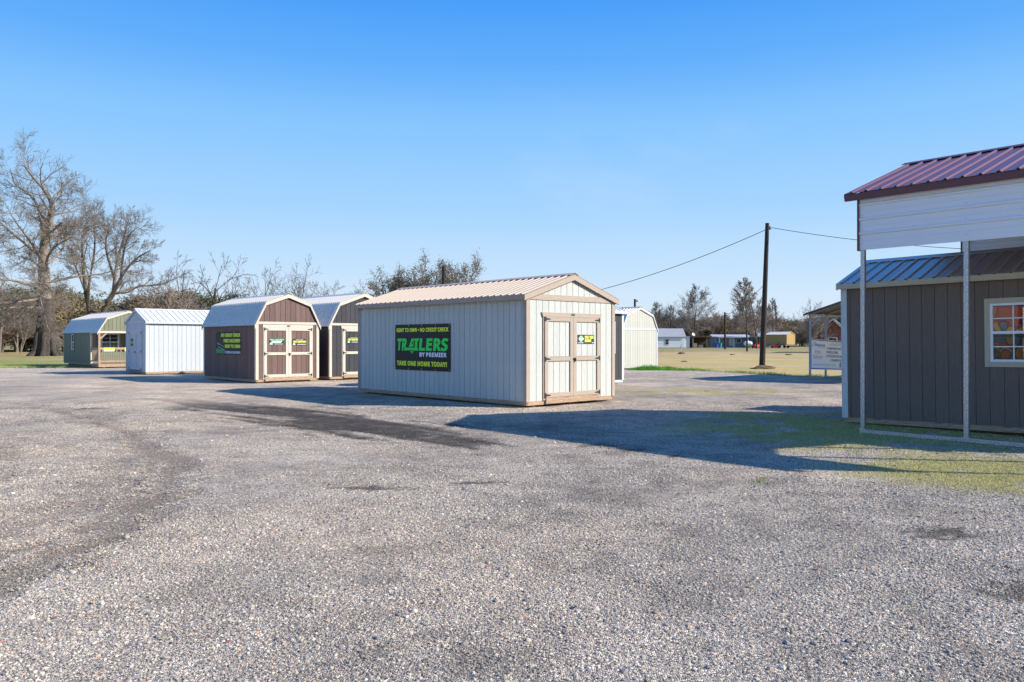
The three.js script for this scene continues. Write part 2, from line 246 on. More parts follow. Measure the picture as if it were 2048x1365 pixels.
// A whole shed. tops: the roof line from the left eave to the right eave in the gable plane.
function shed(root, o) {
  const { W, L, y0, tops, sid, trim, roof, roofOv = 0.1, eaveOv = 0.12, fascia, drop = 0.13, rim = lumber, show = { front: 1, left: 1 }, holes = {}, hollow, zFront = 0, rib = 0.2286, corner = 0.088, band, ridge = roof, gap = 0.013, coreMat, rakeM = trim, ovFront = roofOv, fasciaM = trim, skirt } = o;
  const front = [[0, y0], [W, y0], ...[...tops].reverse()], h = tops[0][1];
  const inset = (p) => [Math.min(W - 0.013, Math.max(0.013, p[0])), p[1] - (p[1] > y0 + 0.1 ? 0.006 : 0)];
  const cm = coreMat ?? sid[0];
  if (!hollow) part('wall_core', extrude(front.map(inset), L - 0.026 + zFront, -L + 0.013), cm, root);
  else {
    const t = 0.08, g = [extrude(front.map(inset), t, -0.013 - t), extrude(front.map(inset), t, -L + 0.013)];
    part('wall_core', mergeGeometries(g), cm, root);
    for (const [face, x0, x1] of [['left', 0.013, 0.013 + t], ['right', W - 0.013 - t, W - 0.013]]) {
      const hs = (holes[face] ?? []).map((q) => face === 'left' ? [q[0], q[1], q[2], q[3]] : [-q[1], -q[0], q[2], q[3]]);
      const pcs = boardPieces([[-L + 0.1, y0], [-0.1, y0], [-0.1, h], [-L + 0.1, h]], 50, 0, hs);
      const gs = pcs.map((p) => { const g2 = extrude(p, x1 - x0); g2.applyMatrix4(new THREE.Matrix4().makeBasis(V(0, 0, 1), V(0, 1, 0), V(-1, 0, 0)).setPosition(x1, 0, 0)); return g2; });
      part('side_wall', mergeGeometries(gs), cm, root);
    }
    part('floor_deck', boxAt(0.1, W - 0.1, y0, y0 + 0.03, -L + 0.1, -0.1), lumberOld, root);
  }
  siding(root, 'front', zFront, front, sid, { single: !show.front, holes: holes.front, start: 0.1, gap });
  siding(root, 'back', -L, front.map(([x, y]) => [-x, y]), sid, { single: !show.back, gap });
  siding(root, 'left', 0, [[-L, y0], [zFront, y0], [zFront, h], [-L, h]], sid, { single: !show.left, holes: holes.left, start: 0.06, gap });
  siding(root, 'right', W, [[-zFront, y0], [L, y0], [L, h], [-zFront, h]], sid, { single: !show.right, holes: holes.right, start: 0.06, gap });
  if (corner) for (const [x, sx] of [[0, 1], [W, -1]]) for (const [z, sz] of [[zFront, 1], [-L, -1]]) {
    const a = x - sx * 0.0185, b = x + sx * corner; part('corner_trim', boxAt(Math.min(a, b), Math.max(a, b), y0 - 0.012, h - 0.005, z + (sz > 0 ? 0.0005 : -0.0185), z + (sz > 0 ? 0.0185 : -0.0005)), trim, root);
    const c = z - sz * corner, d = z - sz * 0.001; part('corner_trim', boxAt(Math.min(x - sx * 0.0185, x - sx * 0.0005), Math.max(x - sx * 0.0185, x - sx * 0.0005), y0 - 0.012, h - 0.005, Math.min(c, d), Math.max(c, d)), trim, root);
  }
  if (band) part('gable_band', boxAt(corner, W - corner, h - band, h, zFront + 0.0008, zFront + 0.02), trim, root);
  // roof line with overhanging eaves
  const ext = tops.map((p) => [...p]); for (const [i, k] of [[0, 1], [tops.length - 1, tops.length - 2]]) { const dx = tops[i][0] - tops[k][0], dy = tops[i][1] - tops[k][1], l = Math.hypot(dx, dy); ext[i] = [tops[i][0] + dx / l * eaveOv, tops[i][1] + dy / l * eaveOv]; }
  rakeBoards(root, ext, zFront + ovFront - 0.03, 0.026, drop, rakeM); rakeBoards(root, ext, -L - roofOv + 0.004, 0.026, drop, rakeM);
  if (roofOv > 0.05) { // closed soffit under the gable overhang
    for (let i = 0; i < ext.length - 1; i++) { const [a, b] = [ext[i], ext[i + 1]]; part('soffit', extrude([[a[0], a[1] - 0.03], [b[0], b[1] - 0.03], [b[0], b[1] - 0.004], [a[0], a[1] - 0.004]], ovFront - 0.032, zFront + 0.001), rakeM, root); }
  }
  const half = Math.floor(ext.length / 2);
  for (let i = 0; i < ext.length - 1; i++) { const left = i < half; roofSlope(root, left ? ext[i] : ext[i + 1], left ? ext[i + 1] : ext[i], -L - roofOv, zFront + ovFront, roof, rib); }
  const pk = ext[half], nb = ext[half - 1]; ridgeCap(root, pk[0], pk[1], (pk[1] - nb[1]) / (pk[0] - nb[0]), -L - roofOv - 0.005, zFront + ovFront + 0.005, ridge);
  if (fascia) for (const [e, s] of [[ext[0], -1], [ext[ext.length - 1], 1]]) {
    const xo = e[0] + s * 0.002, xi = e[0] - s * 0.022; part('fascia', boxAt(Math.min(xo, xi), Math.max(xo, xi), e[1] - fascia, e[1] + 0.008, -L - roofOv + 0.032, zFront + ovFront - 0.032), fasciaM, root);
    const q = s < 0 ? [e[0] + 0.022, -0.019] : [W + 0.019, e[0] - 0.022]; if (q[1] - q[0] > 0.01) part('soffit', boxAt(q[0], q[1], e[1] - fascia + 0.02, e[1] - fascia + 0.032, -L, zFront), trim, root);
  }
  // floor frame and skids
  const yb = y0 - 0.09;
  part('rim_joist', boxAt(0.012, W - 0.012, yb, y0 - 0.002, zFront - 0.05, zFront - 0.006), rim, root); part('rim_joist', boxAt(0.012, W - 0.012, yb, y0 - 0.002, -L + 0.006, -L + 0.05), rim, root);
  part('rim_joist', boxAt(0.006, 0.05, yb, y0 - 0.002, -L + 0.006, zFront - 0.006), rim, root); part('rim_joist', boxAt(W - 0.05, W - 0.006, yb, y0 - 0.002, -L + 0.006, zFront - 0.006), rim, root);
  for (const x of [0.3, W / 2, W - 0.3]) part('skid', boxAt(x - 0.045, x + 0.045, -0.02, yb, -L + 0.02, zFront - 0.07), lumberOld, root);
  return { front, h, ext };
}
const gable = (W, h, hr) => [[0, h], [W / 2, hr], [W, h]];
const barn = (W, h, k, hk, hr) => [[0, h], [k, hk], [W / 2, hr], [W - k, hk], [W, h]];
const TURN = 0.75; // all the display sheds stand parallel

// flat printed things
function canvasTex(w, h, draw) { const c = document.createElement('canvas'); c.width = w; c.height = h; const g = c.getContext('2d'); draw(g, w, h); const t = new THREE.CanvasTexture(c); t.colorSpace = THREE.SRGBColorSpace; t.anisotropy = 8; return t; }
function sheetGeo(w, h, ripple, seed, thick = 0.004) { // a hung sheet with front and back and its own creases
  const g = new THREE.BoxGeometry(w, h, thick, 36, 26, 1), p = g.attributes.position;
  for (let i = 0; i < p.count; i++) { const x = p.getX(i) / w, y = p.getY(i) / h, pin = Math.min(1, 4 * Math.min(0.5 - Math.abs(x), 0.5 - Math.abs(y)) + 0.15); p.setZ(i, p.getZ(i) + ripple * pin * (fbm(x * 3 + y * 1.4 + seed, y * 2.2 - x + seed, 3, seed) - 0.2 + 0.35 * Math.abs(vnoise(x * 5 + y * 3, seed * 3.1 + y, seed) - 0.5))); }
  g.computeVertexNormals(); return g;
}
function fitText(g, s, x, y, w, h, color, style = 'bold', align = 'left', face = 'sans-serif') { g.save(); g.font = style + ' 100px ' + face; const m = g.measureText(s).width || 1; g.translate(x, y); g.scale(w / m, h / 73); g.fillStyle = color; g.textBaseline = 'alphabetic'; g.fillText(s, 0, 0); if (style === 'bold') { g.strokeStyle = color; g.lineWidth = 5; g.strokeText(s, 0, 0); } g.restore(); }

// ------------------------------------------------------------------ ground
const lotEdge = [[-60, 42], [-30, 42.6], [-22, 43.4], [-19, 47], [-8, 50], [2, 47], [5, 41.5], [7.5, 40.2], [9.5, 38.5], [11, 35.2], [12.3, 32.2], [13.6, 27], [16, 21.5], [19, 16], [24, 9], [30, 0], [34, -12]];
function edgeDepth(x) { for (let i = 0; i < lotEdge.length - 1; i++) if (x <= lotEdge[i + 1][0]) { const [a, b] = [lotEdge[i], lotEdge[i + 1]]; return lerp(a[1], b[1], Math.max(0, (x - a[0]) / (b[0] - a[0]))); } return -12; }
const inLot = (x, d) => d < edgeDepth(x) + 1.3 * (fbm(x * 0.9, d * 0.35, 3, 40) - 0.5);
function nearSegs(pts, x, d) { let best = 9e9, t = 0; for (let i = 0; i < pts.length - 1; i++) { const [ax, ad] = pts[i], [bx, bd] = pts[i + 1], vx = bx - ax, vd = bd - ad, u = Math.min(1, Math.max(0, ((x - ax) * vx + (d - ad) * vd) / (vx * vx + vd * vd))), q = Math.hypot(x - ax - u * vx, d - ad - u * vd); if (q < best) { best = q; t = (i + u) / (pts.length - 1); } } return [best, t]; }
const mudPath = [[-9.6, 20.4], [-6.6, 17.6], [-4.2, 15.6], [-2.3, 13.5], [-0.7, 11.6]];
const rutA = [[-16, 19], [-10.1, 17], [-7.65, 14.4], [-5.3, 11.3], [-4.35, 9.8], [-3.85, 8.7], [-3.35, 7.35], [-3.2, 6.3], [-3.2, 5.4], [-3.2, 4.6], [-3.4, 2.6]], rutB = [[-14, 14.5], [-9.6, 12.8], [-7.2, 10.4], [-5.8, 8.4], [-5.2, 6.6], [-5.1, 4.4]], rutC = [[-13, 19.4], [-8.5, 15.9], [-6, 12.6], [-5.1, 10.6], [-4.5, 8.9], [-4.05, 7.2], [-4.0, 5.2]];
function along(pts, x, d) { let best = 9e9, out = [9e9, 0, 0], run = 0; for (let i = 0; i < pts.length - 1; i++) { const [ax, ad] = pts[i], [bx, bd] = pts[i + 1], vx = bx - ax, vd = bd - ad, L = Math.hypot(vx, vd), u = Math.min(1, Math.max(0, ((x - ax) * vx + (d - ad) * vd) / (L * L))), q = Math.hypot(x - ax - u * vx, d - ad - u * vd); if (q < best) { best = q; out = [q, run + u * L, ((x - ax) * vd - (d - ad) * vx) / L]; } run += L; } return [...out, run]; }
function mud(x, d) { // damp trodden soil, streaked along the way the trucks turn
  const [q, l, side, total] = along(mudPath, x, d), t = l / total; if (q > 3) return 0;
  const w = lerp(0.35, 1.15, smooth(0, 0.55, t)) * lerp(1, 0.5, smooth(0.85, 1, t)), streak = fbm(l * 0.55, side * 5.5, 4, 51), fine = fbm(x * 9, d * 9, 3, 52), big = fbm(x * 0.8, d * 0.8, 2, 55);
  return (1 - smooth(0.35, 1.2, q / w + (streak - 0.5) * 2.2 + (fine - 0.5) * 0.8 + (big - 0.5) * 0.8)) * lerp(0.35, 1, smooth(0.05, 0.4, t));
}
function rut(pts, x, d, w, k) { const [q, l, side] = along(pts, x, d); if (q > 2) return 0; return k * (1 - smooth(0.25, 1.1, q / w + (fbm(l * 0.7, side * 9, 3, 53) - 0.5) * 2.2 + (fbm(x * 7, d * 7, 3, 54) - 0.5) * 2.4)); }
function ruts(x, d) { if (x > -1) return 0; return Math.max(rut(rutA, x, d, 0.3, 1), rut(rutC, x, d, 0.3, 0.65), rut(rutB, x, d, 0.4, 0.6)); }
function moss(x, d) { // thin green growth in the gravel beside the open carport
  const a = 1 - smooth(0.35, 1.05, Math.hypot((x - 5.6) / 3.6, (d - 13.2) / 4.3)), b = 1 - smooth(0.4, 1.05, Math.hypot((x - 5.7) / 2.5, (d - 8.8) / 1.8)), c = 0.75 * (1 - smooth(0.5, 1, Math.hypot((x - 5.5) / 4.6, (d - 23) / 2.2)));
  const n = fbm(x * 0.9, d * 0.9, 4, 60), n2 = fbm(x * 3.2, d * 3.2, 3, 61), n3 = vnoise(x * 13, d * 13, 62);
  return Math.max(a, b, c) * smooth(0.4, 0.54, n + 0.9 * (n2 - 0.5) + 0.22 * (n3 - 0.5) + 0.16 * Math.max(a, b));
}
const darkSpots = [[1.25, 11.1, 0.34, 0.09], [1.62, 10.7, 0.26, 0.1], [3.3, 6.0, 0.26, 0.09], [3.05, 4.6, 0.24, 0.1], [-1.35, 7.9, 0.42, 0.06], [-0.35, 8.2, 0.3, 0.04], [2.1, 10.1, 0.2, 0.06], [-9.3, 17.2, 0.4, 0.08]];
function spots(x, d) { let s = 0; for (const [sx, sd, w, h] of darkSpots) { const q = Math.hypot((x - sx) / w, (d - sd) / (h * 2.2)); if (q < 1.6) s = Math.max(s, 1 - smooth(0.5, 1.2, q + (fbm(x * 14, d * 14, 3, 71) - 0.5) * 2.0)); } return s; }
function lotTint(x, d) {
  const big = fbm(x * 0.22, d * 0.22, 3, 80), mid = fbm(x * 1.1, d * 1.1, 3, 81), fine = fbm(x * 4.5, d * 4.5, 2, 82);
  let v = 1.27 + 0.6 * (big - 0.5) + 0.85 * (mid - 0.5) + 0.75 * (fine - 0.5);
  const dust = smooth(0.42, 0.68, fbm(x * 0.35 + 9, d * 0.5, 3, 83)); // paler, browner fines
  let c = [v * lerp(1.1, 1.36, dust), v * lerp(1.01, 1.18, dust), v * lerp(0.9, 0.97, dust)];
  const m = mud(x, d), r = ruts(x, d), g = moss(x, d), s = spots(x, d);
  const mixTo = (k, t) => { c = c.map((q, i) => lerp(q, t[i], k)); };
  mixTo(r * 0.7, [0.74, 0.62, 0.5]); const cl = smooth(0.3, 0.7, 0.6 * fbm(x * 5, d * 5, 3, 85) + 0.4 * vnoise(x * 14, d * 11, 86)); mixTo(m * 0.96, [lerp(0.05, 0.24, cl), lerp(0.042, 0.19, cl), lerp(0.036, 0.15, cl)]); mixTo(s * 0.85, [0.2, 0.16, 0.13]); mixTo(g * 0.8, [1.3, 1.22, 0.32]);
  return c;
}
const lotY = (x, d) => 0.02 * (fbm(x * 0.7, d * 0.7, 3, 90) - 0.5) + 0.012 * (fbm(x * 3, d * 3, 2, 91) - 0.5) - 0.025 * ruts(x, d) - 0.012 * mud(x, d);
function graded(list) { const out = []; for (const [a, b, s] of list) for (let v = a; v < b - 1e-6; v += s) out.push(v); out.push(list[list.length - 1][1]); return out; }
function sheet(name, xs, ds, keep, yOf, colorOf, material, label) {
  const nx = xs.length, nd = ds.length, pos = new Float32Array(nx * nd * 3), col = new Float32Array(nx * nd * 3), uv = new Float32Array(nx * nd * 2), idx = [], ok = new Uint8Array(nx * nd);
  for (let j = 0; j < nd; j++) for (let i = 0; i < nx; i++) { const k = j * nx + i, x = xs[i], d = ds[j]; pos.set([x, yOf(x, d), -d], k * 3); col.set(colorOf(x, d), k * 3); uv.set([x, -d], k * 2); ok[k] = keep(x, d) ? 1 : 0; }
  for (let j = 0; j < nd - 1; j++) for (let i = 0; i < nx - 1; i++) { const a = j * nx + i, b = a + 1, c = a + nx, e = c + 1; if (ok[a] + ok[b] + ok[c] + ok[e] < 3) continue; idx.push(a, b, e, a, e, c); }
  const g = new THREE.BufferGeometry(); g.setAttribute('position', new THREE.BufferAttribute(pos, 3)); g.setAttribute('color', new THREE.BufferAttribute(col, 3)); g.setAttribute('uv', new THREE.BufferAttribute(uv, 2)); g.setIndex(idx); g.computeVertexNormals();
  const m = shadows(new THREE.Mesh(g, material)); m.name = name; m.userData = { kind: 'structure', label }; scene.add(m); return m;
}
const lotMat = new THREE.MeshStandardMaterial({ map: gravel.map, bumpMap: gravel.bump, bumpScale: 0.008, vertexColors: true, roughness: 0.95 });
sheet('gravel_lot', graded([[-56, -14, 0.5], [-14, -9, 0.16], [-9, 8, 0.085], [8, 14, 0.16], [14, 34, 0.5]]), graded([[-14, 2, 1], [2, 15.5, 0.08], [15.5, 27, 0.16], [27, 52, 0.3]]), inLot, lotY, lotTint, lotMat, 'crushed grey gravel lot with wheel ruts and a dark muddy patch');
const fieldMat = new THREE.MeshStandardMaterial({ map: turfTex, bumpMap: turfTex, bumpScale: 0.02, vertexColors: true, roughness: 1 });
function fieldTint(x, d) {
  const band = fbm(x * 0.012 + 2, d * 0.23, 3, 100), n = fbm(x * 0.25, d * 0.25, 4, 101), f = fbm(x * 1.6, d * 1.6, 3, 102);
  let c = [0.75, 0.56, 0.27].map((q, i) => q * (0.82 + 0.3 * band + 0.35 * (n - 0.5) + 0.3 * (f - 0.5)) * [1 - 0.06 * smooth(0.5, 0.7, band), 1 - 0.03 * smooth(0.5, 0.7, band), 1 - 0.3 * smooth(0.5, 0.7, band)][i]);
  const mixTo = (k, t) => { c = c.map((q, i) => lerp(q, t[i] * (0.8 + 0.4 * f), k)); };
  mixTo(0.8 * smooth(106, 116, d + 6 * (n - 0.5)), [0.38, 0.34, 0.13]);
  const e = d - edgeDepth(x); mixTo(0.85 * (1 - smooth(1, 7, e + 6 * (n - 0.5))) * smooth(0.35, 0.6, fbm(x * 0.4, d * 0.6, 3, 103) + 0.12), [0.3, 0.36, 0.07]);
  if (x < -16) mixTo(0.85 * smooth(-16, -24, x) * (1 - smooth(60, 95, d)) * smooth(0.3, 0.55, n + 0.1), [0.36, 0.38, 0.08]);
  return c;
}
const lump = (x, d) => -0.03 + 0.03 * (fbm(x * 0.3, d * 0.3, 2, 110) - 0.5) - (d < edgeDepth(x) - 2 && d > -11 && x > -54 && x < 30 ? 0.12 : 0);
sheet('ground', graded([[-1400, -200, 100], [-200, -80, 12], [-80, -30, 1], [-30, 0, 1], [0, 70, 0.7], [70, 130, 4], [130, 250, 20], [250, 1400, 115]]), graded([[-300, -20, 40], [-20, 24, 2], [24, 60, 0.5], [60, 130, 1], [130, 260, 5], [260, 600, 40], [600, 2000, 200]]), () => true, lump, fieldTint, fieldMat, 'dry tan winter grass field with mown bands');

// loose stones and blades: real pieces that nobody could count
const rng = rngOf(20260);
function stoneGeo(seed) {
  const r = rngOf(seed), g = new THREE.IcosahedronGeometry(1, 0), p = g.attributes.position, map = new Map();
  for (let i = 0; i < p.count; i++) { const k = [p.getX(i), p.getY(i), p.getZ(i)].map((v) => v.toFixed(2)).join(); if (!map.has(k)) map.set(k, 0.72 + 0.5 * r()); const s = map.get(k); p.setXYZ(i, p.getX(i) * s, p.getY(i) * s * 0.62, p.getZ(i) * s); }
  g.computeVertexNormals(); return g;
}
const stoneTones = [[0.15, 0.15, 0.155], [0.21, 0.203, 0.195], [0.27, 0.255, 0.232], [0.32, 0.3, 0.265], [0.39, 0.365, 0.32], [0.48, 0.45, 0.395], [0.42, 0.29, 0.19], [0.25, 0.21, 0.17]], stoneWt = [0.2, 0.2, 0.2, 0.17, 0.1, 0.04, 0.02, 0.07];
const M4 = new THREE.Matrix4(), Q4 = new THREE.Quaternion(), E4 = new THREE.Euler(), S4 = V(1, 1, 1), P4 = V(0, 0, 0), K4 = new THREE.Color();
function scatter(name, geo, material, n, place, label) {
  const im = shadows(new THREE.InstancedMesh(geo, material, n)); let k = 0;
  for (let tries = 0; k < n && tries < n * 9; tries++) { const q = place(); if (!q) continue; E4.set(q.rx ?? 0, q.ry, q.rz ?? 0); Q4.setFromEuler(E4); S4.set(...q.s); P4.set(q.x, q.y, -q.d); im.setMatrixAt(k, M4.compose(P4, Q4, S4)); im.setColorAt(k, K4.setRGB(...q.c)); k++; }
  im.count = k; im.name = name; im.userData = { kind: 'stuff', label }; scene.add(im); return im;
}
const stoneMat = new THREE.MeshStandardMaterial({ color: 0xffffff, roughness: 0.9, flatShading: true });
function stoneAt(d0, d1, smin, smax) {
  const d = Math.sqrt(lerp(d0 * d0, d1 * d1, rng())), x = (rng() * 2 - 1) * (d * 0.74 + 1.2); if (!inLot(x, d)) return null;
  const cover = 0.45 + 2.4 * (fbm(x * 0.8, d * 0.8, 4, 120) - 0.5) - 0.35 * ruts(x, d) - 0.6 * mud(x, d) - 0.75 * moss(x, d) - 0.6 * spots(x, d) + 0.25 * smooth(7, 3, d);
  if (rng() > Math.max(0.1, cover + 0.25)) return null;
  let r = rng(), q = 0; while (q < stoneWt.length - 1 && r > stoneWt[q]) { r -= stoneWt[q]; q++; }
  const b = 0.85 + 0.35 * rng(), s = rng() < 0.003 ? smax * (1.1 + 0.9 * rng()) : lerp(smin, smax, Math.pow(rng(), 3)), t = lotTint(x, d)[1], dk = lerp(1, Math.min(1.25, t / 1.1), 0.8);
  return { x, d, y: lotY(x, d) + s * 0.12, ry: rng() * 6.3, rx: (rng() - 0.5) * 0.9, rz: (rng() - 0.5) * 0.9, s: [s * (0.7 + 0.6 * rng()), s, s * (0.7 + 0.6 * rng())], c: stoneTones[q].map((v, i) => v * b * dk * [1.22, 1.11, 0.97][i]) };
}
scatter('gravel_stones', stoneGeo(5), stoneMat, 300000, () => { const q = stoneAt(2.6, 14, 0.0032, 0.0108); return q && rng() < smooth(14, 5, q.d) ? q : null; }, 'loose crushed stones lying on the near gravel');
scatter('gravel_stones_001', stoneGeo(9), stoneMat, 130000, () => stoneAt(6, 19, 0.004, 0.013), 'loose crushed stones across the middle of the lot');
function bladeGeo() { const g = new THREE.BufferGeometry(); g.setAttribute('position', new THREE.BufferAttribute(new Float32Array([-0.06, 0, 0, 0.06, 0, 0, 0.05, 0.55, 0.1, -0.04, 0.55, 0.1, 0.02, 1, 0.34]), 3)); g.setIndex([0, 1, 2, 0, 2, 3, 3, 2, 4]); g.computeVertexNormals(); return g; }
const bladeMat = new THREE.MeshStandardMaterial({ color: 0xffffff, roughness: 0.9, side: THREE.DoubleSide });
const blade = bladeGeo();
const bladeOf = (x, d, y, h, c) => ({ x, d, y, ry: rng() * 6.3, rx: (rng() - 0.5) * 0.8, rz: (rng() - 0.5) * 0.8, s: [h * 0.8, h, h], c: c.map((v) => v * (0.6 + 0.8 * rng())) });
scatter('moss_grass', blade, bladeMat, 110000, () => { const x = lerp(0.5, 10, rng()), d = lerp(5.5, 20, rng()); if (rng() > moss(x, d)) return null; return bladeOf(x, d, lotY(x, d) - 0.002, (rng() < 0.12 ? 0.02 + 0.024 * rng() : 0.01 + 0.022 * rng() * rng()), rng() < 0.5 ? [0.62, 0.54, 0.2] : [0.28, 0.36, 0.05]); }, 'thin short grass and moss growing through the gravel');
scatter('verge_grass', blade, bladeMat, 46000, () => { const x = lerp(-52, 24, rng()), e = edgeDepth(x), d = e - 0.7 + 5 * rng() * rng(), n = fbm(x * 0.7, d * 0.9, 3, 130); if (inLot(x, d - 0.15) || n < 0.42 || d < 3) return null; const h = 0.05 + 0.09 * rng() * (n > 0.6 ? 1.6 : 0.8); return bladeOf(x, d, -0.03, h, rng() < 0.35 ? [0.5, 0.4, 0.18] : [0.17, 0.3, 0.04]); }, 'ragged green and straw grass along the gravel edge');
const lush = [[7.05, 39.9, 1.1, 0.5, 0.34], [8.1, 40.4, 0.9, 0.4, 0.24], [9.0, 39.9, 1.2, 0.4, 0.16], [11.0, 37.4, 0.9, 0.35, 0.1], [-15.2, 31.5, 1.6, 0.5, 0.06], [5.4, 41.2, 0.7, 0.2, 0.1]];
scatter('lush_grass', blade, bladeMat, 16000, () => { const [cx, cd, w, h, t] = lush[Math.floor(rng() * lush.length)], a = rng() * 6.3, r = Math.sqrt(rng()), x = cx + Math.cos(a) * r * w, d = cd + Math.sin(a) * r * h; return bladeOf(x, d, -0.03, t * (1.05 - r * 0.7) * (0.6 + 0.6 * rng()), [0.13, 0.36, 0.03]); }, 'thick bright green grass clump beside the cream barn');

scatter('leaf_litter', blade, bladeMat, 2600, () => { const d = Math.sqrt(lerp(9, 480, rng())), x = (rng() * 2 - 1) * d * 0.72; if (!inLot(x, d)) return null; const h = 0.02 + 0.03 * rng(); return { x, d, y: lotY(x, d) + 0.008, ry: rng() * 6.3, rx: 1.4 + 0.3 * rng(), rz: (rng() - 0.5) * 0.5, s: [h * 2.4, h, h], c: (rng() < 0.7 ? [0.12, 0.08, 0.05] : [0.3, 0.22, 0.13]).map((v) => v * (0.6 + 0.8 * rng())) }; }, 'dry leaf scraps and twig bits blown over the gravel');
const weedSpots = [...Array(70)].map(() => { const q = rng(); return q < 0.45 ? [lerp(2.5, 9, rng()), lerp(6.5, 14.5, rng())] : q < 0.7 ? [lerp(0.4, -4.4, rng()) , 0] : [lerp(3, 12, rng()), lerp(20, 30, rng())]; }).map(([x, d]) => [x, d || 17.1 + (0.4 - x) * 1.07 - 0.2 * rng(), 0.03 + 0.08 * rng(), 0.012 + 0.03 * rng()]);
scatter('weed_tufts', blade, bladeMat, 5200, () => { const [cx, cd, r, h] = weedSpots[Math.floor(rng() * weedSpots.length)], a = rng() * 6.3, q = Math.sqrt(rng()) * r * 1.8; return bladeOf(cx + Math.cos(a) * q, cd + Math.sin(a) * q, lotY(cx, cd) - 0.002, h * (0.5 + rng()), rng() < 0.5 ? [0.45, 0.4, 0.1] : [0.17, 0.24, 0.05]); }, 'small weed tufts scattered through the gravel');

// ------------------------------------------------------------------ the display sheds
const paleSiding = sidingMats([0.58, 0.6, 0.55], grainSoft, 0.03), tan = paintedWood([0.47, 0.375, 0.295]), tanRoof = metalPaint([0.54, 0.43, 0.325], 0.5);
const badgeMat = mat([0.03, 0.09, 0.02], 0.5);
{ // gabled shed in the middle
  const s = thing('utility_shed', 'pale grey gabled shed with tan trim and large black trailers banner', 'shed', 0.325, 17.35, TURN);
  shed(s, { W: 3.05, L: 7.0, y0: 0.135, tops: gable(3.05, 2.57, 3.07), sid: paleSiding, trim: tan, roof: tanRoof, fascia: 0.1, band: 0.13, roofOv: 0.075, drop: 0.125, eaveOv: 0.13 });
  doubleDoor(s, 0.51, 2.5, 0.205, 2.06, tan, paleSiding, { badge: badgeMat, low: 0.06, header: 0.1 });
}
const cream = paintedWood([0.66, 0.6, 0.49]), brownSiding = sidingMats([0.2, 0.115, 0.098], grainMid, 0.12, 0.002), charSiding = sidingMats([0.05, 0.052, 0.062], grainHard, 0.16, 0.003);
const barnRoof = metalPaint([0.76, 0.69, 0.58], 0.34);
{
  const s = thing('barn_shed', 'brown lofted barn shed with cream trim and black banner on its side', 'shed', -9.04, 27.35, TURN);
  shed(s, { W: 2.44, L: 4.7, y0: 0.13, tops: barn(2.44, 2.19, 0.36, 2.9, 3.2), sid: brownSiding, trim: cream, roof: galvalume, band: 0.09, roofOv: 0.075, drop: 0.13, eaveOv: 0.16, rakeM: cream, rib: 0.15 });
  doubleDoor(s, 0.245, 2.195, 0.2, 1.98, cream, brownSiding, { badge: badgeMat, header: 0.105, flare: 0.0 });
}
{
  const s = thing('barn_shed', 'charcoal black lofted barn shed with cream trim behind the pale shed', 'shed', -6.97, 29.6, TURN);
  shed(s, { W: 3.05, L: 5.2, y0: 0.13, tops: barn(3.05, 2.19, 0.42, 2.98, 3.38), sid: charSiding, trim: cream, roof: galvalume, band: 0.09, roofOv: 0.075, drop: 0.13, eaveOv: 0.16, rakeM: cream, rib: 0.15 });
  doubleDoor(s, 0.52, 2.53, 0.2, 1.98, cream, charSiding, { header: 0.105, flare: 0.04 });
}
const whiteSiding = sidingMats([0.6, 0.635, 0.68], grainSoft, 0.03), whiteTrim = paintedWood([0.64, 0.67, 0.71]), whiteRoof = metalPaint([0.78, 0.79, 0.8], 0.3);
{
  const s = thing('utility_shed', 'plain white gabled shed with double doors on its shaded end', 'shed', -18.13, 36.41, TURN - Math.PI / 2);
  shed(s, { W: 2.75, L: 4.9, y0: 0.12, tops: gable(2.75, 2.42, 2.95), sid: whiteSiding, trim: whiteTrim, roof: whiteRoof, fascia: 0.1, band: 0.09, roofOv: 0.06, drop: 0.1, eaveOv: 0.12, show: { front: 1, right: 1 } });
  doubleDoor(s, 0.44, 2.31, 0.2, 1.93, whiteTrim, whiteSiding, { threshold: lumberOld, header: 0.1 });
}
const greenSiding = sidingMats([0.25, 0.255, 0.165], grainMid, 0.06);
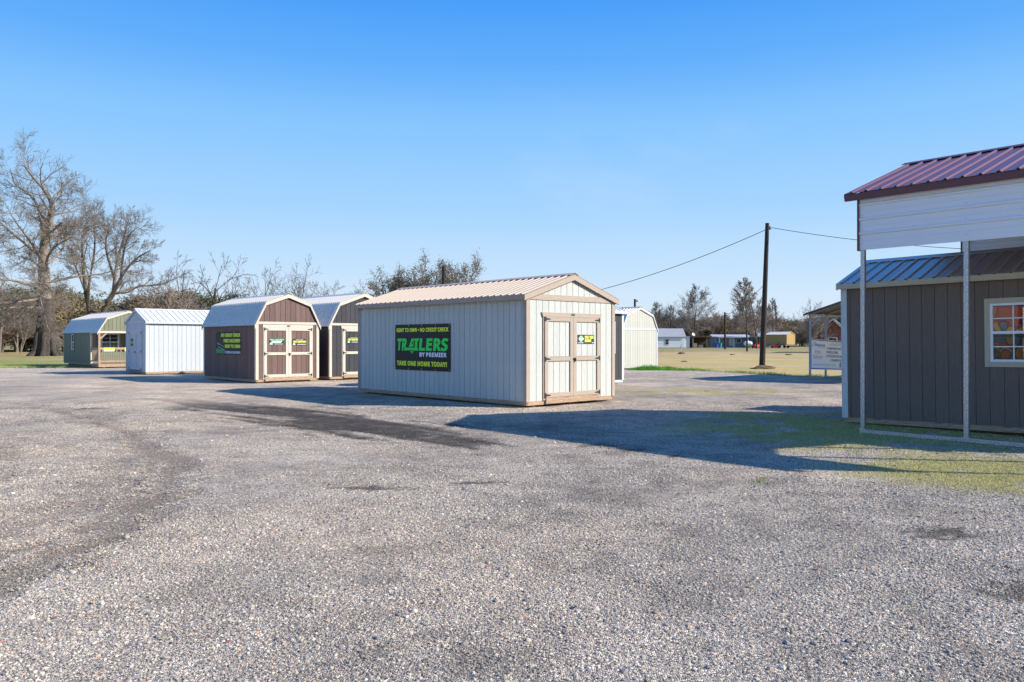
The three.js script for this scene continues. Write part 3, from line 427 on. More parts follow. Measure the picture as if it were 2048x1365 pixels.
{ // cabin with a front porch
  const s = thing('porch_cabin', 'sage green barn roofed cabin with timber porch under the big oak', 'cabin', -22.8, 42.7, TURN), W = 3.1, L = 7.4, zF = -1.5, tops = barn(3.1, 2.08, 0.42, 2.8, 3.2);
  shed(s, { W, L, y0: 0.22, tops, sid: greenSiding, trim: cream, roof: galvalume, zFront: zF, roofOv: 0.06, ovFront: 1.56, drop: 0.12, eaveOv: 0.14, rakeM: cream, rib: 0.3, corner: 0.088, skirt: true });
  siding(s, 'front', 0, [[0.02, 2.06], [W - 0.02, 2.06], ...[...tops].reverse()], greenSiding, { start: 0.1 });
  part('porch_beam', boxAt(0, W, 1.94, 2.055, -0.08, 0.015), cream, s); part('porch_beam', boxAt(0.005, 0.06, 1.95, 2.05, -1.48, -0.085), cream, s); part('porch_beam', boxAt(W - 0.06, W - 0.005, 1.95, 2.05, -1.48, -0.085), cream, s);
  for (let i = 0; i < 11; i++) part('deck_board', boxAt(0.0, W, 0.205, 0.24, -1.49 + i * 0.137, -1.49 + i * 0.137 + 0.13), lumber, s);
  part('deck_rim', boxAt(0, W, 0.06, 0.2, -0.05, 0.01), lumber, s); part('deck_rim', boxAt(0.0, 0.045, 0.06, 0.2, -1.49, -0.055), lumber, s); part('deck_rim', boxAt(W - 0.045, W, 0.06, 0.2, -1.49, -0.055), lumber, s);
  for (const x of [0.3, W / 2, W - 0.3]) part('skid', boxAt(x - 0.045, x + 0.045, -0.02, 0.058, -1.5, -0.03), lumberOld, s);
  for (const x of [0.0, W - 0.1]) {
    part('porch_post', boxAt(x + 0.002, x + 0.1, 0.242, 1.938, -0.1, -0.004), lumber, s);
    const d = x < 1 ? 1 : -1, x1 = x < 1 ? 0.1 : W - 0.1; part('post_brace', extrude([[x1, 1.58], [x1, 1.7], [x1 + d * 0.26, 1.938], [x1 + d * 0.38, 1.938]], 0.06, -0.08), lumber, s);
    part('side_rail', boxAt(x + 0.02, x + 0.08, 1.05, 1.13, -1.48, -0.105), lumber, s); part('side_rail', boxAt(x + 0.02, x + 0.08, 0.36, 0.42, -1.48, -0.105), lumber, s);
    for (let z = -1.4; z < -0.15; z += 0.125) part('picket', boxAt(x + 0.03, x + 0.055, 0.422, 1.048, z, z + 0.09), lumber, s);
  }
  part('top_rail', boxAt(0.104, W - 0.104, 1.02, 1.14, -0.08, -0.01), lumber, s); part('bottom_rail', boxAt(0.104, W - 0.104, 0.34, 0.41, -0.07, -0.02), lumber, s);
  for (let x = 0.14; x < W - 0.2; x += 0.118) part('picket', boxAt(x, x + 0.1, 0.42, 0.9, -0.055, -0.03), greenSiding[1], s);
  for (let x = 0.2; x < W - 0.2; x += 0.236) part('picket', boxAt(x, x + 0.05, 0.902, 1.018, -0.05, -0.03), lumber, s);
  windowUnit(s, 'front', zF, 0.55, 1.45, 0.98, 1.9, { cols: 2, rows: 4, trim: cream });
  windowUnit(s, 'left', 0, -5.5, -5.02, 0.98, 1.9, { cols: 1, rows: 4, trim: greenSiding[2] });
  part('cabin_door', boxAt(1.95, 2.8, 0.245, 1.9, zF + 0.001, zF + 0.03), cream, s);
}
{
  const s = thing('utility_shed', 'dark charcoal shed with white trim peeking out behind the pale shed', 'shed', -1.5, 26.18, TURN - Math.PI / 2);
  shed(s, { W: 2.75, L: 4.88, y0: 0.13, tops: gable(2.75, 2.6, 3.1), sid: charSiding, trim: whiteTrim, roof: whiteRoof, fascia: 0.1, band: 0.09, roofOv: 0.06, drop: 0.1, show: { right: 1 }, rim: whiteTrim });
  windowUnit(s, 'right', 2.75, 3.4, 4.34, 1.15, 2.1, { trim: whiteTrim, trimW: 0.085 });
}
const creamSiding = sidingMats([0.55, 0.55, 0.49], grainSoft, 0.03);
{
  const s = thing('barn_shed', 'cream lofted barn shed with bright white trim at the field edge', 'shed', 5.73, 40.4, TURN);
  shed(s, { W: 3.05, L: 5, y0: 0.16, tops: barn(3.05, 2.18, 0.4, 2.92, 3.3), sid: creamSiding, trim: whiteTrim, roof: galvalume, band: 0.09, roofOv: 0.06, drop: 0.11, eaveOv: 0.14, rib: 0.2286, rim: creamSiding[0] });
}
const taupeSiding = sidingMats([0.2, 0.15, 0.12], grainSoft, 0.03), taupeTrim = paintedWood([0.6, 0.53, 0.4]), blueWhite = paintedWood([0.74, 0.76, 0.74]);
{
  const s = thing('utility_shed', 'dark taupe shed with gridded window standing inside the open carport', 'shed', 10.24, 9.74, TURN), L = 6.1;
  s.rotation.order = 'YXZ'; s.rotation.x = -0.012; s.position.y = 0.073;
  const win = [-L + 2.4, -L + 3.32, 1.14, 2.07], far = [L - 3.0, L - 1.5, 1.0, 2.15];
  shed(s, { W: 2.44, L, y0: 0.11, tops: gable(2.44, 2.57, 3.03), sid: taupeSiding, trim: blueWhite, roof: galvalume, fascia: 0.085, band: 0.09, roofOv: 0.07, drop: 0.1, hollow: true, gap: 0.008, holes: { left: [win], right: [far] }, show: { left: 1 }, fasciaM: taupeTrim });
  windowUnit(s, 'left', 0, win[0], win[1], win[2], win[3], { cols: 3, rows: 4, trim: taupeTrim, trimW: 0.085, pane: clearPane, lower: screenPane });
  windowUnit(s, 'right', 2.44, far[0], far[1], far[2], far[3], { cols: 2, rows: 2, trim: taupeTrim, pane: clearPane });
}

// ------------------------------------------------------------------ open carports
const maroon = metalPaint([0.17, 0.055, 0.06], 0.3), whitePanel = mat([0.72, 0.74, 0.77], 0.36), maroonTrim = mat([0.12, 0.035, 0.04], 0.4);
function horizontalPanel(root, x, s, y0, y1, zFar, zNear, m) { // side sheet with lengthwise ribs, s: outward sign
  const pts = [], n = 4, p = (y1 - y0) / n; pts.push([0, 0]);
  for (let i = 0; i < n; i++) { const c = i * p + 0.04; if (i) pts.push([0, c - 0.03], [0.02, c - 0.014], [0.02, c + 0.014], [0, c + 0.03]); pts.push([0, c + p * 0.5 - 0.01], [0.004, c + p * 0.5], [0, c + p * 0.5 + 0.01]); }
  pts.push([0, y1 - y0]); const back = pts.map(([a, b]) => [a - 0.003, b]).reverse();
  const g = extrude([...pts, ...back].map(([a, b]) => [x + s * a, y0 + b]), zNear - zFar, zFar); return part('side_panel', g, m, root);
}
const screwGeo = new THREE.CylinderGeometry(0.007, 0.009, 0.01, 8);
function carport(root, { W, L, posts, eave, ridge, panel, roofM, sideM, trimM, ov = 0.25, over = 0.14, brace, gutter = true, frameM = galvanised }) {
  const p = 0.032, slope = (ridge - eave) / (W / 2);
  for (const x of [0, W]) {
    part('base_rail', boxAt(x - p, x + p, 0.004, 0.066, -L - 0.05, 0.05), frameM, root);
    for (const z of posts) { part('post', boxAt(x - p + 0.001, x + p - 0.001, 0.068, eave - 0.012, z - p, z + p), frameM, root); part('post_foot', boxAt(x - p - 0.012, x + p + 0.012, 0.0665, 0.078, z - p - 0.03, z + p + 0.03), frameM, root); }
    part('eave_rail', boxAt(x - 0.03, x + 0.03, eave - 0.01, eave + 0.05, -L - 0.05, 0.05), frameM, root);
    if (panel) { const s = x ? 1 : -1; horizontalPanel(root, x + s * 0.034, s, panel[0], panel[1], -L - 0.06, 0.06, sideM); for (const z of posts) for (let i = 0; i < 4; i++) { const sc = part('screw', screwGeo, galvanised, root); sc.position.set(x + s * 0.036, panel[0] + 0.1 + i * (panel[1] - panel[0]) / 4, z); sc.rotation.z = Math.PI / 2; } for (const z of [-L - 0.075, 0.045]) part('corner_strip', boxAt(Math.min(x, x + s * 0.062), Math.max(x, x + s * 0.062), panel[0] - 0.01, panel[1] + 0.01, z, z + 0.03), trimM, root); }
    if (brace) for (const z of [posts[0], posts[posts.length - 1]]) { const s = x ? -1 : 1; const g = new THREE.BoxGeometry(0.05, 0.8, 0.05); const b = part('knee_brace', g, frameM, root); b.position.set(x + s * 0.3, eave - 0.24, z + 0.06); b.rotation.z = -s * 0.82; }
  }
  for (const z of posts) for (const s of [1, -1]) { const x0 = s > 0 ? 0 : W; const g = extrude([[x0, eave + 0.055], [W / 2, ridge + 0.055], [W / 2, ridge + 0.0], [x0, eave + 0.0]], 0.05, z - 0.025); part('roof_bow', g, frameM, root); }
  const y = (x) => eave + 0.06 + slope * Math.min(x, W - x);
  const a = [-over, y(-over)], k = [W / 2, y(W / 2)], b = [W + over, y(-over)];
  roofSlope(root, a, k, -L - ov, ov, roofM); roofSlope(root, b, k, -L - ov, ov, roofM); ridgeCap(root, k[0], k[1], slope, -L - ov - 0.01, ov + 0.01, trimM);
  if (gutter) for (const [e, s] of [[a, 1], [b, -1]]) part('eave_trim', boxAt(Math.min(e[0] + s * 0.005, e[0] + s * 0.06), Math.max(e[0] + s * 0.005, e[0] + s * 0.06), e[1] - 0.105, e[1] + 0.0, -L - ov, ov), trimM, root);
  for (const z of [-L - ov - 0.004, ov - 0.016]) for (const s of [1, -1]) { const e = s > 0 ? a : b; part('gable_trim', extrude([[e[0], e[1] - 0.06], [k[0], k[1] - 0.06], [k[0], k[1] + 0.006], [e[0], e[1] + 0.006]], 0.02, z), trimM, root); }
}
{
  const c = thing('metal_carport', 'tall open carport with maroon roof and white side panel', 'carport', 9.76, 8.03, 0.7254);
  carport(c, { W: 4.57, L: 6.1, posts: [-6.1, -4.575, -3.05, -1.525, 0], eave: 3.88, ridge: 4.68, panel: [2.975, 3.9], roofM: maroon, sideM: whitePanel, trimM: maroonTrim });
}
const pavilion = thing('metal_carport', 'low open carport with dark roof behind the taupe shed', 'carport', 11.7, 30.4, TURN - Math.PI / 2);
carport(pavilion, { W: 5.5, L: 6.2, posts: [0, -1.35, -2.9, -4.5, -6.2], eave: 2.52, ridge: 3.36, roofM: mat([0.05, 0.035, 0.045], 0.4), trimM: mat([0.05, 0.03, 0.04], 0.4), brace: true, gutter: false, ov: 0.3, frameM: mat([0.3, 0.33, 0.37], 0.5) });

// ------------------------------------------------------------------ banners and signs
function hang(m, host, face, at, u, v, out = 0.02, tilt = 0) {
  host.updateMatrixWorld(true); const [o, e1, e2, e3] = FACES[face](at);
  const w = host.matrixWorld.clone().multiply(new THREE.Matrix4().makeBasis(e1, e2, e3).setPosition(o)).multiply(new THREE.Matrix4().makeRotationZ(tilt).setPosition(V(u, v, out)));
  w.decompose(m.position, m.quaternion, m.scale); return m;
}
const sheds = (label) => scene.children.find((o) => o.userData.label?.includes(label));
const paleShed = sheds('large black trailers'), brownBarn = sheds('brown lofted'), blackBarn = sheds('charcoal black'), whiteShed = sheds('plain white'), cabin = sheds('sage green');
const vinyl = (map, rough = 0.6) => new THREE.MeshStandardMaterial({ map, roughness: rough });
const brass = mat([0.5, 0.46, 0.36], 0.35, { metalness: 0.8 }), ringGeo = new THREE.TorusGeometry(0.014, 0.005, 6, 14);
function grommets(m, w, h) { for (const x of [-0.5, -0.25, 0, 0.25, 0.5]) for (const y of [-0.5, 0.5]) part('grommet', ringGeo, brass, m).position.set(x * (w - 0.07), y * (h - 0.07), 0.007); return m; }
const LIME = '#f2ff2a', GREEN = '#14e650', INK = '#090b0c';
grommets(hang(top('banner', sheetGeo(2.42, 1.21, 0.03, 3), vinyl(canvasTex(1600, 800, (g, w, h) => {
  g.fillStyle = INK; g.fillRect(0, 0, w, h);
  fitText(g, 'RENT TO OWN • NO CREDIT CHECK', 45, 130, 1500, 66, LIME);
  g.save(); g.transform(1, 0, -0.13, 1, 80, 0);
  fitText(g, 'TR', 30, 452, 300, 205, GREEN); fitText(g, 'ILERS', 545, 452, 960, 205, GREEN);
  g.fillStyle = GREEN; g.beginPath(); g.moveTo(395, 398); g.lineTo(462, 247); g.lineTo(532, 247); g.lineTo(532, 398); g.closePath(); g.fill();
  g.fillStyle = INK; g.beginPath(); g.moveTo(474, 322); g.lineTo(494, 282); g.lineTo(510, 322); g.lineTo(500, 352); g.lineTo(484, 352); g.closePath(); g.fill(); g.fillRect(478, 372, 26, 30); g.fillStyle = GREEN;
  g.fillRect(262, 408, 330, 46); g.restore();
  g.fillStyle = GREEN; g.fillRect(470, 468, 92, 16); g.fillRect(502, 484, 28, 24);
  fitText(g, 'BY PREMIER', 735, 560, 760, 72, '#e8ecf2');
  fitText(g, 'TAKE ONE HOME TODAY!', 60, 722, 1450, 78, LIME);
})), 'large black vinyl banner with green trailers lettering on pale shed', 'banner'), paleShed, 'left', 0, -3.92, 1.335, 0.012), 2.42, 1.21);
grommets(hang(top('banner', sheetGeo(2.26, 0.87, 0.025, 7), vinyl(canvasTex(1300, 500, (g, w, h) => {
  g.fillStyle = '#101413'; g.fillRect(0, 0, w, h); const y = '#e2fa50';
  fitText(g, 'NO CREDIT CHECK', 290, 112, 980, 70, y); fitText(g, 'FREE DELIVERY', 430, 232, 840, 70, y); fitText(g, 'RENT TO OWN', 500, 350, 770, 70, y);
  g.strokeStyle = '#dfe8e4'; g.lineWidth = 7; g.beginPath(); g.moveTo(70, 280); g.lineTo(80, 240); g.lineTo(450, 330); g.moveTo(140, 262); g.lineTo(180, 340); g.moveTo(60, 385); g.lineTo(180, 335); g.lineTo(440, 392); g.stroke();
  fitText(g, 'PREMIER', 10, 470, 490, 86, '#2fb45c'); fitText(g, 'PORTABLE BUILDINGS', 515, 470, 760, 48, '#cdd6ea');
})), 'black banner with yellow lettering on brown barn', 'banner'), brownBarn, 'left', 0, -2.36, 1.42, 0.012), 2.26, 0.87);
function signTex(kind) {
  return canvasTex(600, 240, (g, w, h) => {
    g.fillStyle = '#16201d'; g.fillRect(0, 0, w, h); const mint = '#7fe0a4', roof = (x, y, s) => { g.fillStyle = '#bff0d8'; g.beginPath(); g.moveTo(x, y); g.lineTo(x + s * 0.28, y - s * 0.5); g.lineTo(x + s * 0.68, y - s * 0.5); g.lineTo(x + s, y); g.closePath(); g.fill(); };
    if (kind === 'down') { fitText(g, 'RENT TO OWN', 150, 46, 300, 28, mint); fitText(g, 'ONLY $200 DOWN', 30, 140, 545, 76, '#f0ee5a'); roof(12, 222, 120); g.fillStyle = '#f4f7ff'; g.fillRect(200, 196, 370, 15); }
    if (kind === 'look') { fitText(g, 'TAKE A LOOK INSIDE', 18, 70, 565, 52, mint); g.fillStyle = '#f2f2fb'; g.fillRect(92, 92, 420, 32); g.fillRect(130, 138, 340, 30); roof(10, 226, 140); g.fillRect(210, 204, 340, 15); }
    if (kind === 'round') { g.fillStyle = '#9fe5ae'; g.beginPath(); g.arc(130, 105, 78, 0, 7); g.fill(); g.fillStyle = '#2f8a46'; g.fillRect(70, 62, 120, 16); g.fillRect(78, 132, 104, 14); g.fillStyle = '#eafff0'; g.fillRect(44, 86, 176, 34); g.fillStyle = '#dfe6ee'; g.fillRect(26, 204, 190, 14); fitText(g, 'ONLY $250', 255, 100, 325, 74, '#e9ea66'); fitText(g, 'DOWN!', 255, 192, 235, 74, '#e9ea66'); g.fillStyle = '#b9d6c4'; g.fillRect(515, 196, 60, 24); }
    if (kind === 'small') { g.fillStyle = '#d8c948'; g.fillRect(60, 90, 480, 70); g.fillStyle = '#3b3f2c'; g.fillRect(110, 110, 380, 26); }
    if (kind === 'rail') { g.fillStyle = '#c4dc4a'; g.fillRect(0, 0, w, 190); g.fillStyle = '#eef3e4'; g.fillRect(0, 190, w, 50); g.fillStyle = '#9dbb34'; g.fillRect(50, 70, 500, 40); }
  });
}
const signMats = Object.fromEntries(['down', 'look', 'round', 'small', 'rail'].map((k) => [k, vinyl(signTex(k), 0.5)]));
function doorSign(kind, w, h, host, u, v, label, face = 'front', out = 0.022) { return hang(top('door_sign', new THREE.BoxGeometry(w, h, 0.005), signMats[kind], label, 'sign', null), host, face, 0, u, v, out); }
doorSign('round', 0.6, 0.22, paleShed, 1.97, 1.54, 'black sign with round green logo on pale shed door');
doorSign('look', 0.58, 0.23, brownBarn, 0.77, 1.48, 'small black sign with white lines on left brown barn door');
doorSign('down', 0.56, 0.23, brownBarn, 1.66, 1.46, 'small sign with yellow lettering on right brown barn door');
doorSign('down', 0.6, 0.23, blackBarn, 1.05, 1.54, 'small sign with yellow lettering on charcoal barn door');
doorSign('small', 0.34, 0.34, whiteShed, 0.88, 1.44, 'square dark sign on shaded white shed door');
doorSign('rail', 0.56, 0.2, cabin, 0.54, 1.03, 'yellow green notice on porch rail beside the corner post', 'front', 0.0);
doorSign('rail', 0.5, 0.2, cabin, 1.6, 1.03, 'yellow green notice on porch rail near the white shed', 'front', 0.0);
hang(top('banner', sheetGeo(3.3, 1.2, 0.03, 12), vinyl(canvasTex(1650, 600, (g, w, h) => {
  g.fillStyle = '#fbfcff'; g.fillRect(0, 0, w, h); g.strokeStyle = '#2450c4'; g.lineWidth = 18; g.strokeRect(22, 18, w - 44, h - 36);
  g.strokeStyle = '#26346e'; g.lineWidth = 12; g.beginPath(); g.arc(150, 150, 84, Math.PI, Math.PI * 1.82); g.stroke(); g.lineWidth = 8; g.beginPath(); g.arc(150, 160, 52, Math.PI, Math.PI * 1.7); g.stroke();
  fitText(g, 'EVANGELINE', 165, 140, 430, 46, '#1d50a8'); fitText(g, 'Portable Buildings', 260, 172, 330, 22, '#5a5f8a', 'normal');
  g.save(); g.transform(1, 0, -0.2, 1, 30, 0); fitText(g, 'CALL FOR A QUOTE', 850, 70, 560, 32, '#6670a8', 'normal'); fitText(g, 'OR MORE INFO', 790, 112, 520, 38, '#6670a8', 'normal');
  fitText(g, '• CARPORTS/RV', 640, 190, 680, 48, '#274a9c'); fitText(g, '• PAVILLIONS', 640, 268, 560, 48, '#274a9c'); fitText(g, '• OUTDOOR KITCHENS', 650, 346, 860, 48, '#274a9c'); fitText(g, '• COMMERCIAL', 860, 424, 600, 44, '#274a9c');
  fitText(g, 'Free', 180, 285, 250, 74, '#a3285a', 'normal', 'left', 'serif'); fitText(g, 'Delivery', 135, 384, 400, 74, '#a3285a', 'normal', 'left', 'serif'); g.restore();
  g.fillStyle = '#8b93b8'; for (let x = 95; x < 1080; x += 22) g.fillRect(x, 496, 15, 12);
  g.fillStyle = '#1c3f98'; g.fillRect(1270, 445, 340, 100); fitText(g, '5', 1310, 528, 48, 66, '#eef2ff');
})), 'white and blue printed banner hung on low carport posts', 'banner'), pavilion, 'right', 0, 1.62, 0.93, 0.045, -0.035);

// painted trailer seen through the windows of the taupe shed
{
  const t = thing('painted_trailer', 'trailer covered in bright swirling paint seen through taupe shed window', 'trailer', 10.8, 15.6, TURN - Math.PI / 2);
  const mural = vinyl(canvasTex(1024, 512, (g, w, h) => {
    g.fillStyle = '#c8541c'; g.fillRect(0, 0, w, h); const r = rngOf(77), cols = ['#d9701f', '#b3231f', '#4a2a66', '#2a86a8', '#e0a12e', '#8a2f5c', '#f0c47a', '#1f4f63'];
    for (let i = 0; i < 170; i++) { g.fillStyle = cols[Math.floor(r() * cols.length)]; g.strokeStyle = '#24151c'; g.lineWidth = 5; g.beginPath(); const x = r() * w, y = r() * h, a = 15 + r() * 50; g.ellipse(x, y, a, a * (0.4 + 0.6 * r()), r() * 3, 0, 7); g.fill(); if (r() < 0.7) g.stroke(); if (r() < 0.35) for (let k = 0; k < 3; k++) { g.strokeStyle = cols[(i + k) % 8]; g.lineWidth = 9; g.beginPath(); g.arc(x, y, a * (0.5 + 0.2 * k), 3.4, 6); g.stroke(); } }
  }), 0.5);
  part('body', new THREE.BoxGeometry(3.4, 1.8, 1.4).translate(0, 1.42, 0), mural, t); part('roof', boxAt(-1.72, 1.72, 2.322, 2.38, -0.72, 0.72), whitePanel, t); part('chassis', boxAt(-1.75, 2.4, 0.4, 0.518, -0.6, 0.6), blackIron, t);
  for (const z of [-0.66, 0.66]) { const g = new THREE.CylinderGeometry(0.34, 0.34, 0.2, 24); g.rotateX(Math.PI / 2); const wheel = part('wheel', g, mat([0.02, 0.02, 0.02], 0.8), t); wheel.position.set(0.2, 0.34, z); }
}

// ------------------------------------------------------------------ utility poles and wires
const poleMat = mat([0.075, 0.06, 0.052], 0.9, { map: barkTex });
function pole(label, x, d, h, r0, r1, leanX = 0) {
  const g = thing('utility_pole', label, 'pole', x, d); const s = part('shaft', new THREE.CylinderGeometry(r1, r0, h + 0.4, 14, 6), poleMat, g); s.position.set(leanX / 2, h / 2 - 0.2, 0); s.rotation.z = -Math.atan2(leanX, h);
  const br = part('bracket', boxAt(-0.06, 0.22, -0.03, 0.03, -0.04, 0.04), blackIron, g); br.position.set(leanX * 0.96, h * 0.96, 0); part('insulator', new THREE.CylinderGeometry(0.045, 0.06, 0.13, 10), mat([0.2, 0.2, 0.2], 0.3), br).position.set(0.17, 0.08, 0);
  return g;
}
pole('tall dark utility pole leaning right beside the dry field', 13.78, 42.7, 8.0, 0.165, 0.105, 0.29);
pole('dark pole rising behind the pale shed roof', -4.97, 55, 6.8, 0.13, 0.11, 0.12);
pole('thin pole with small lamp behind the cream barn', 9.5, 60, 4.75, 0.09, 0.08, 0.02);
pole('thin brown pole left of the lone field tree', 39.9, 145, 6.9, 0.2, 0.16, -0.05);
pole('tall leaning pole beside the far yellow shed', 62, 180, 10.6, 0.24, 0.16, -0.9);
{ // heap of soil at the foot of the tall pole
  const mound = (x, d, r, h, label, seed) => { const g = new THREE.SphereGeometry(1, 24, 10, 0, 6.2832, 0, 1.5708), p = g.attributes.position; for (let i = 0; i < p.count; i++) { const a = p.getX(i), b = p.getZ(i), n = fbm(a * 2.5 + seed, b * 2.5 + p.getY(i), 4, seed), e = Math.pow(Math.max(0, p.getY(i)), 1.6); p.setXYZ(i, a * r * (0.45 + 1.1 * n), e * h * (0.4 + 1.2 * n) - 0.035, b * r * 0.7 * (0.45 + 1.1 * n)); } g.computeVertexNormals(); const m = top('soil_mound', g, mat([0.24, 0.16, 0.09], 1, { map: turfTex }), label, 'mound', 'soil mounds in the dry field'); m.position.set(x, 0, -d); };
  mound(13.9, 42.6, 0.62, 0.2, 'brown soil heaped around the tall leaning pole', 3);
  mound(19.9, 91, 0.5, 0.22, 'dark soil at the foot of the white marker post', 5); mound(12.6, 56.5, 0.26, 0.09, 'dark ant hill left of the tall pole in the tan field', 8);
  mound(30, 84, 0.42, 0.13, 'low ant hill right of the tall pole in the tan field', 9); mound(34.5, 84, 0.3, 0.1, 'small ant hill nearest the low carport', 11); mound(24.5, 86, 0.3, 0.1, 'faint ant hill between marker post and tall pole', 13);
}
function wire(a, b, sag, r, label) { const p = []; for (let i = 0; i <= 40; i++) { const t = i / 40; p.push(V(lerp(a[0], b[0], t), lerp(a[1], b[1], t) - sag * 4 * t * (1 - t), -lerp(a[2], b[2], t))); } top('overhead_wire', new THREE.TubeGeometry(new THREE.CatmullRomCurve3(p), 80, r, 5), mat([0.03, 0.03, 0.035], 0.7), label, 'wire'); }
wire([14.02, 7.65, 42.7], [-4.9, 3.6, 55], 1.15, 0.018, 'dark wire sagging left from the tall pole to the pale shed roof');
wire([14.3, 7.75, 42.7], [34, 6.0, 36], 0.75, 0.016, 'dark wire running right from the tall pole behind the carport');
wire([14.0, 4.7, 42.7], [39.9, 6.6, 145], 0.5, 0.014, 'thin faint wire running from the tall pole to far pole');

// ------------------------------------------------------------------ far yard across the field
function farHouse(name, label, category, x, d, turn, { w, l, h, ridge, wall, roof, over = 0.25, alongX = true, fasciaM }) { // ridge along x, front wall in z = 0 facing the lot
  const g = thing(name, label, category, x, d, turn);
  const prof = [[0, 0], [l, 0], [l, h], [l / 2, ridge], [0, h]], walls = extrude(prof, w); walls.applyMatrix4(new THREE.Matrix4().makeBasis(V(0, 0, -1), V(0, 1, 0), V(1, 0, 0)).setPosition(-w / 2, 0, 0)); part('wall', walls, wall, g);
  const rg = new THREE.Group(); rg.name = 'roof'; rg.rotation.y = Math.PI / 2; rg.position.set(0, 0, 0); g.add(rg);
  const s = (ridge - h) / (l / 2), a = [-over, h - over * s + 0.02], k = [l / 2, ridge + 0.02], b = [l + over, h - over * s + 0.02];
  roofSlope(rg, a, k, -w / 2 - over, w / 2 + over, roof, 0.2286, 'roof_panel', 0.03); roofSlope(rg, b, k, -w / 2 - over, w / 2 + over, roof, 0.2286, 'roof_panel', 0.03);
  part('fascia', boxAt(-w / 2 - over, w / 2 + over, a[1] - 0.2, a[1] - 0.006, over - 0.02, over + 0.01), fasciaM ?? whiteTrim, g);
  return g;
}
{
  const lap = mat([0.74, 0.75, 0.76], 0.6);
  const g = farHouse('garage', 'long white clapboard garage with ribbed metal roof beyond the field', 'garage', 34.2, 172, 0, { w: 8.4, l: 6, h: 2.55, ridge: 4.3, wall: lap, roof: galvalume, fasciaM: mat([0.2, 0.26, 0.36], 0.6) });
  for (let y = 0.1; y < 2.4; y += 0.3) part('clapboard', extrude([[0, 0], [0.05, 0], [0.01, 0.285], [0, 0.285]], 8.38).applyMatrix4(new THREE.Matrix4().makeBasis(V(0, 0, 1), V(0, 1, 0), V(-1, 0, 0)).setPosition(4.19, y, 0.002)), lap, g);
  windowUnit(g, 'front', 0.06, -0.2, 0.6, 0.7, 1.85, { cols: 2, rows: 2, trim: whiteTrim });
  part('porch_post', boxAt(5.05, 5.2, 0, 2.45, -0.1, 0.05), whiteTrim, g); part('porch_roof', boxAt(4.3, 5.3, 2.35, 2.6, -5.5, 0.1), mat([0.2, 0.26, 0.36], 0.6), g); part('porch_wall', boxAt(4.21, 5.04, 0, 2.34, -5.4, -0.05), lap, g);
}
{
  const dark = mat([0.05, 0.045, 0.042], 0.9), g = thing('lean_to', 'dark open lean to shelter full of clutter beside white garage', 'shelter', 42.7, 172);
  part('roof', extrude([[-2.7, 2.5], [2.7, 2.3], [2.7, 2.42], [-2.7, 2.62]], 5, -5), mat([0.16, 0.09, 0.07], 0.7), g); part('back_wall', boxAt(-2.6, 2.6, 0, 2.3, -4.9, -4.8), dark, g); part('side_wall', boxAt(-2.6, -2.5, 0, 2.5, -4.8, -0.3), dark, g);
  for (const x of [-2.5, 0.6, 2.5]) part('post', boxAt(x - 0.05, x + 0.05, 0, 2.35, -0.2, -0.1), lumberOld, g);
  for (const [x, w, h, m] of [[-1.9, 0.7, 1.0, lumber], [-0.7, 0.9, 0.6, lumberOld], [0.5, 0.8, 0.8, dark]]) { const b = top('storage_crate', mergeGeometries([boxAt(-w / 2, w / 2, 0, h, -0.4, 0.4), ...[0.15, 0.5, 0.85].map((t) => boxAt(-w / 2 - 0.02, w / 2 + 0.02, h * t - 0.05, h * t + 0.05, -0.42, 0.42))]), m, ['tan wooden crate at the left end of lean to shelter', 'low weathered crate inside the lean to shelter', 'dark crate deep inside the lean to shelter'][[-1.9, -0.7, 0.5].indexOf(x)], 'crate'); b.position.set(42.7 + x, 0, -172.6); }
}
function wheelieBin(label, x, d, color) {
  const g = thing('wheeled_bin', label, 'bin', x, d), m = mat(color, 0.5), b = new THREE.CylinderGeometry(0.42, 0.34, 0.95, 4); b.rotateY(Math.PI / 4);
  part('body', b, m, g).position.y = 0.56; part('lid', mergeGeometries([boxAt(-0.33, 0.33, 1.04, 1.1, -0.33, 0.36), boxAt(-0.3, 0.3, 1.1, 1.14, -0.28, 0.3)]), m, g);
  for (const s of [-1, 1]) { const w = new THREE.CylinderGeometry(0.12, 0.12, 0.06, 12); w.rotateZ(Math.PI / 2); part('wheel', w, blackIron, g).position.set(s * 0.3, 0.12, -0.25); }
}
wheelieBin('deep blue wheeled bin at the right end of the lean to', 45.2, 171, [0.02, 0.09, 0.5]); wheelieBin('teal wheeled bin standing right of the blue bin', 46.0, 171, [0.02, 0.3, 0.36]);
{
  const g = thing('satellite_dish', 'pale satellite dish on a pole above lean to shelter', 'dish', 40.3, 172.2); part('mast', new THREE.CylinderGeometry(0.03, 0.03, 2.9, 8), galvanised, g).position.y = 1.45;
  const bowl = part('bowl', new THREE.LatheGeometry([[0.001, 0], [0.15, 0.015], [0.28, 0.05], [0.38, 0.1], [0.38, 0.112], [0.28, 0.065], [0.001, 0.015]].map(([a, b]) => new THREE.Vector2(a, b)), 24), mat([0.7, 0.68, 0.62], 0.5), g); bowl.position.set(0, 2.95, 0.05); bowl.rotation.x = 1.1; bowl.rotation.z = -0.3;
}
